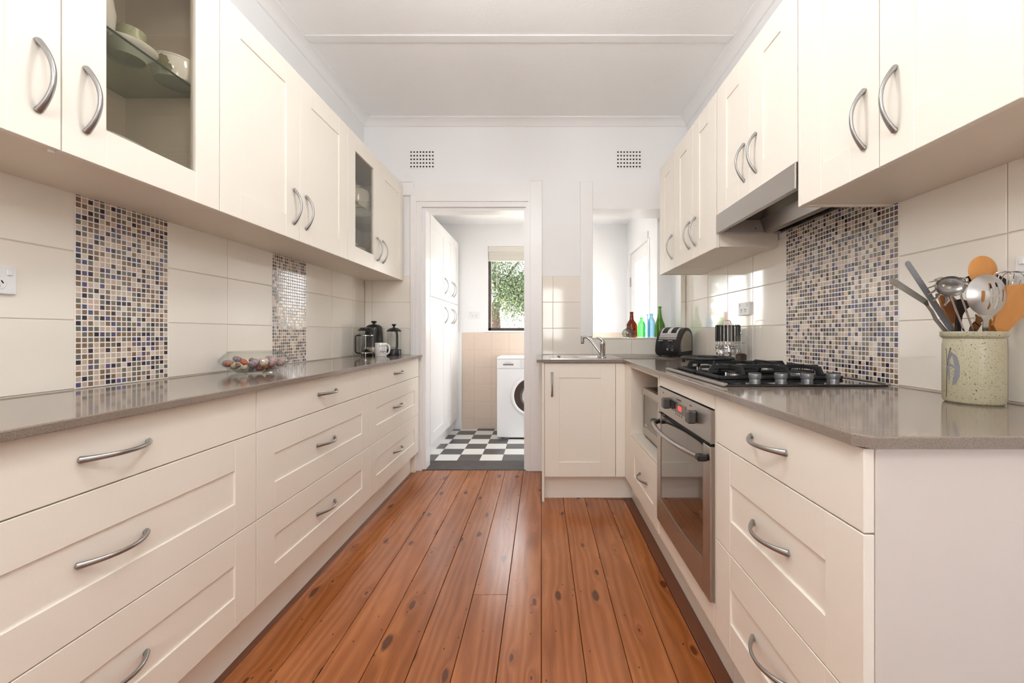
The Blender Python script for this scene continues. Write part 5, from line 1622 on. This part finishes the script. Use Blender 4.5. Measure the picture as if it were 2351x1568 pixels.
# slotted spoon
D = .900
t, b = tool('slotted_spoon', 'round brushed steel slotted spoon at the front of the crock', D)
c = W(*Zz(1725, 782), D); rad = 345 / 7.324 / F * D
m = MB(); vs = []; nr, ns = 10, 48
def cap(r): return -.016 * (1 - (r / rad) ** 2)
for i in range(nr + 1):
    r = rad * i / nr
    for j in range(ns):
        a = 2 * PI * j / ns
        vs.append((r * math.cos(a), cap(r), r * math.sin(a)))
m.add(vs, [(i * ns + j, i * ns + (j + 1) % ns, (i + 1) * ns + (j + 1) % ns, (i + 1) * ns + j) for i in range(nr) for j in range(ns)])
m.add([(x, y + .0012, z) for x, y, z in vs], [(i * ns + j, i * ns + (j + 1) % ns, (i + 1) * ns + (j + 1) % ns, (i + 1) * ns + j) for i in range(nr) for j in range(ns)])
e0 = nr * ns; tot = (nr + 1) * ns
m.f += [(e0 + j, e0 + (j + 1) % ns, tot + e0 + (j + 1) % ns, tot + e0 + j) for j in range(ns)]; m.mi += [0] * ns
cut = MB()
for (x0, z0, x1, z1) in ((1535, 720, 1597, 920), (1645, 592, 1708, 795), (1760, 582, 1820, 795), (1655, 838, 1710, 1033), (1768, 830, 1825, 1028), (1876, 700, 1932, 903)):
    P0, P1 = W(*Zz(x0, z0), D) - c, W(*Zz(x1, z1), D) - c
    hw = abs(P1.x - P0.x) * .38; xm = (P0.x + P1.x) / 2; zt, zb = max(P0.z, P1.z), min(P0.z, P1.z)
    o2 = [(xm + hw * math.cos(PI * k / 8), zt - hw + hw * math.sin(PI * k / 8)) for k in range(9)] + [(xm - hw * math.cos(PI * k / 8), zb + hw - hw * math.sin(PI * k / 8)) for k in range(9)]
    cut.prism(o2, 'xz', -.03, .02)
me = bool_diff(m, cut, 'slotted_disc', BRUSH, 40)
inst('slotted_disc', me, t, c - b)
m = MB()
flat_tool(m, [Zz(*q_) for q_ in ((1560, 1090), (1620, 1150), (1660, 1215), (1655, 1400), (1745, 1400), (1755, 1215), (1800, 1170), (1900, 1090), (1725, 1060))], .938, .0016, .00044)
m.build('neck', BRUSH, t, org=b)
m = MB(); pa = W(*Zz(1700, 1390), .938); m.tube([pa, BOT(.955, .0)], [.006, .006], 8, flat=.4); m.build('handle', BRUSH, t, org=b)

# wooden spoon behind
D = .975
t, b = tool('wooden_spoon', 'round headed wooden spoon standing behind the slotted spoon', D)
c = W(*Zz(1657, 372), D); rx = 250 / 7.324 / F * D; rz2 = 245 / 7.324 / F * D
m = MB(); vs = []; nr, ns = 8, 40
for sgn in (-1, 1):
    for i in range(nr + 1):
        u = i / nr
        for j in range(ns):
            a = 2 * PI * j / ns
            vs.append((rx * u * math.cos(a) * (1 if math.sin(a) > 0 else 1 - .14 * math.sin(a) ** 2), (sgn * .0022 * math.sqrt(max(0, 1 - u * u)) + .006 * u * u - .006), rz2 * u * math.sin(a) * (1 if math.sin(a) > 0 else 1.12)))
tot = (nr + 1) * ns
fs = [(s * tot + i * ns + j, s * tot + i * ns + (j + 1) % ns, s * tot + (i + 1) * ns + (j + 1) % ns, s * tot + (i + 1) * ns + j) for s in (0, 1) for i in range(nr) for j in range(ns)]
m.add(vs, fs); m.v = [tuple(Vector(p) + c) for p in m.v]; m.build('head', OAKW, t, org=b, smooth=50)
m = MB(); m.tube([W(*Zz(1675, 590), D), W(*Zz(1715, 1000), D), W(*Zz(1775, 1400), D), BOT(D, .012)], [.010, .0062, .006, .006], 10); m.build('handle', OAKW, t, org=b, smooth=50)

# wooden spatula right, and a darker one behind on the left
D = .942
t, b = tool('wooden_spatula', 'broad flat wooden spatula leaning right in the crock', D)
m = MB(); flat_tool(m, [Zz(*q_) for q_ in ((2035, 632), (2120, 618), (2480, 575), (2520, 640), (2480, 800), (2340, 1120), (2060, 1405), (1870, 1405), (1820, 1300), (1880, 1050), (1990, 800))], D, .006, .0004); m.build('blade', OAKW, t, org=b)
m = MB(); m.tube([W(*Zz(1960, 1390), D), BOT(D + .016, .012)], [.010, .007], 10, flat=.5); m.build('handle', OAKW, t, org=b, smooth=50)
D = 1.014
t, b = tool('wooden_spatula', 'darker wooden spatula behind the pasta server rods', D)
m = MB(); flat_tool(m, [Zz(*q_) for q_ in ((905, 790), (1100, 775), (1195, 860), (1215, 1200), (1210, 1250), (1170, 1270), (1160, 1320), (1080, 1200), (960, 960))], D, .006); m.build('blade', OAKD, t, org=b)
m = MB(); m.tube([W(*Zz(1172, 1250), D), W(*Zz(1190, 1400), D - .01), BOT(D - .015, -.006)], [.006, .006, .006], 10, flat=.7); m.build('handle', OAKD, t, org=b, smooth=50)
# black ladle-spoon neck
D = .986
t, b = tool('serving_spoon', 'black nylon serving spoon behind the pasta server', D)
m = MB(); flat_tool(m, [Zz(*q_) for q_ in ((1195, 870), (1290, 850), (1400, 900), (1425, 980), (1350, 1040), (1300, 1130), (1280, 1260), (1278, 1405), (1205, 1405), (1205, 1260), (1225, 1130), (1195, 980))], D, .006); m.build('head', BLACK, t, org=b)
m = MB(); m.tube([W(*Zz(1240, 1395), D), BOT(D, .0)], [.005, .005], 8, flat=.8); m.build('handle', BLACK, t, org=b, smooth=50)
# black turner at the back
D = .987
t, b = tool('black_turner', 'black nylon turner at the back of the crock behind the wooden spoon', D)
m = MB(); flat_tool(m, [Zz(*q_) for q_ in ((1330, 510), (1420, 465), (1900, 440), (2040, 520), (2040, 625), (1930, 640), (1700, 700), (1480, 640))], D, .003); m.build('blade', BLACK, t, org=b)
m = MB(); m.tube([W(*Zz(1720, 660), D), W(*Zz(1740, 1390), D - .006), BOT(D - .012, .010)], [.006, .005, .005], 8); m.build('handle', BLACK, t, org=b, smooth=50)
# whisk
D = .958
t, b = tool('whisk', 'steel balloon whisk leaning right behind the wooden spatula', .956)
pb = W(*Zz(1960, 1300), .958)
pt = W(*Zz(2165, 395), .946)
ax = (pt - pb); hL = ax.length; ax.normalize()
u1 = ax.cross(Vector((0, 1, 0))).normalized(); u2 = ax.cross(u1).normalized()
st = pb + ax * hL * .25
for k in range(5):
    a = PI * k / 5
    dirv = u1 * math.cos(a) + u2 * math.sin(a)
    pts = []
    for j in range(21):
        v_ = -1 + 2 * j / 20
        s = abs(v_)
        pts.append(st + ax * (hL * .75 * (1 - s ** 2.6)) + dirv * (.030 * math.copysign(1, v_) * (math.sin(PI * min(1, s * 1.0)) ** .75 if s < .5 else math.sin(PI * s) ** 1.2 if s > .5 else 1) if s > 0 else .0))
    MB().tube(pts, .0008, 6).build('wire', CHROME, t, org=b, smooth=50)
MB().tube([st + ax * .005, pb, BOT(.962, .016)], [.005, .006, .006], 10).build('handle', CHROME, t, org=b, smooth=50)
# peeler head
D = .972
t, b = tool('vegetable_peeler', 'shiny steel peeler with crossed blades beside the slotted spoon neck', D)
m = MB(); flat_tool(m, [Zz(*q_) for q_ in ((1540, 1110), (1650, 1190), (1640, 1260), (1560, 1390), (1430, 1395), (1450, 1320), (1520, 1230))], D, .003); m.build('blade', CHROME, t, org=b)
m = MB()
for (a_, e_) in (((1525, 1235), (1610, 1310)), ((1610, 1310), (1650, 1250)), ((1470, 1300), (1540, 1380))): m.tube([W(*Zz(*a_), D - .002), W(*Zz(*e_), D - .002)], .0012, 6)
m.build('guard_wire', CHROME, t, org=b)
m = MB(); m.tube([W(*Zz(1500, 1390), D), BOT(D, .008)], [.006, .005], 8); m.build('handle', BLACK, t, org=b, smooth=50)
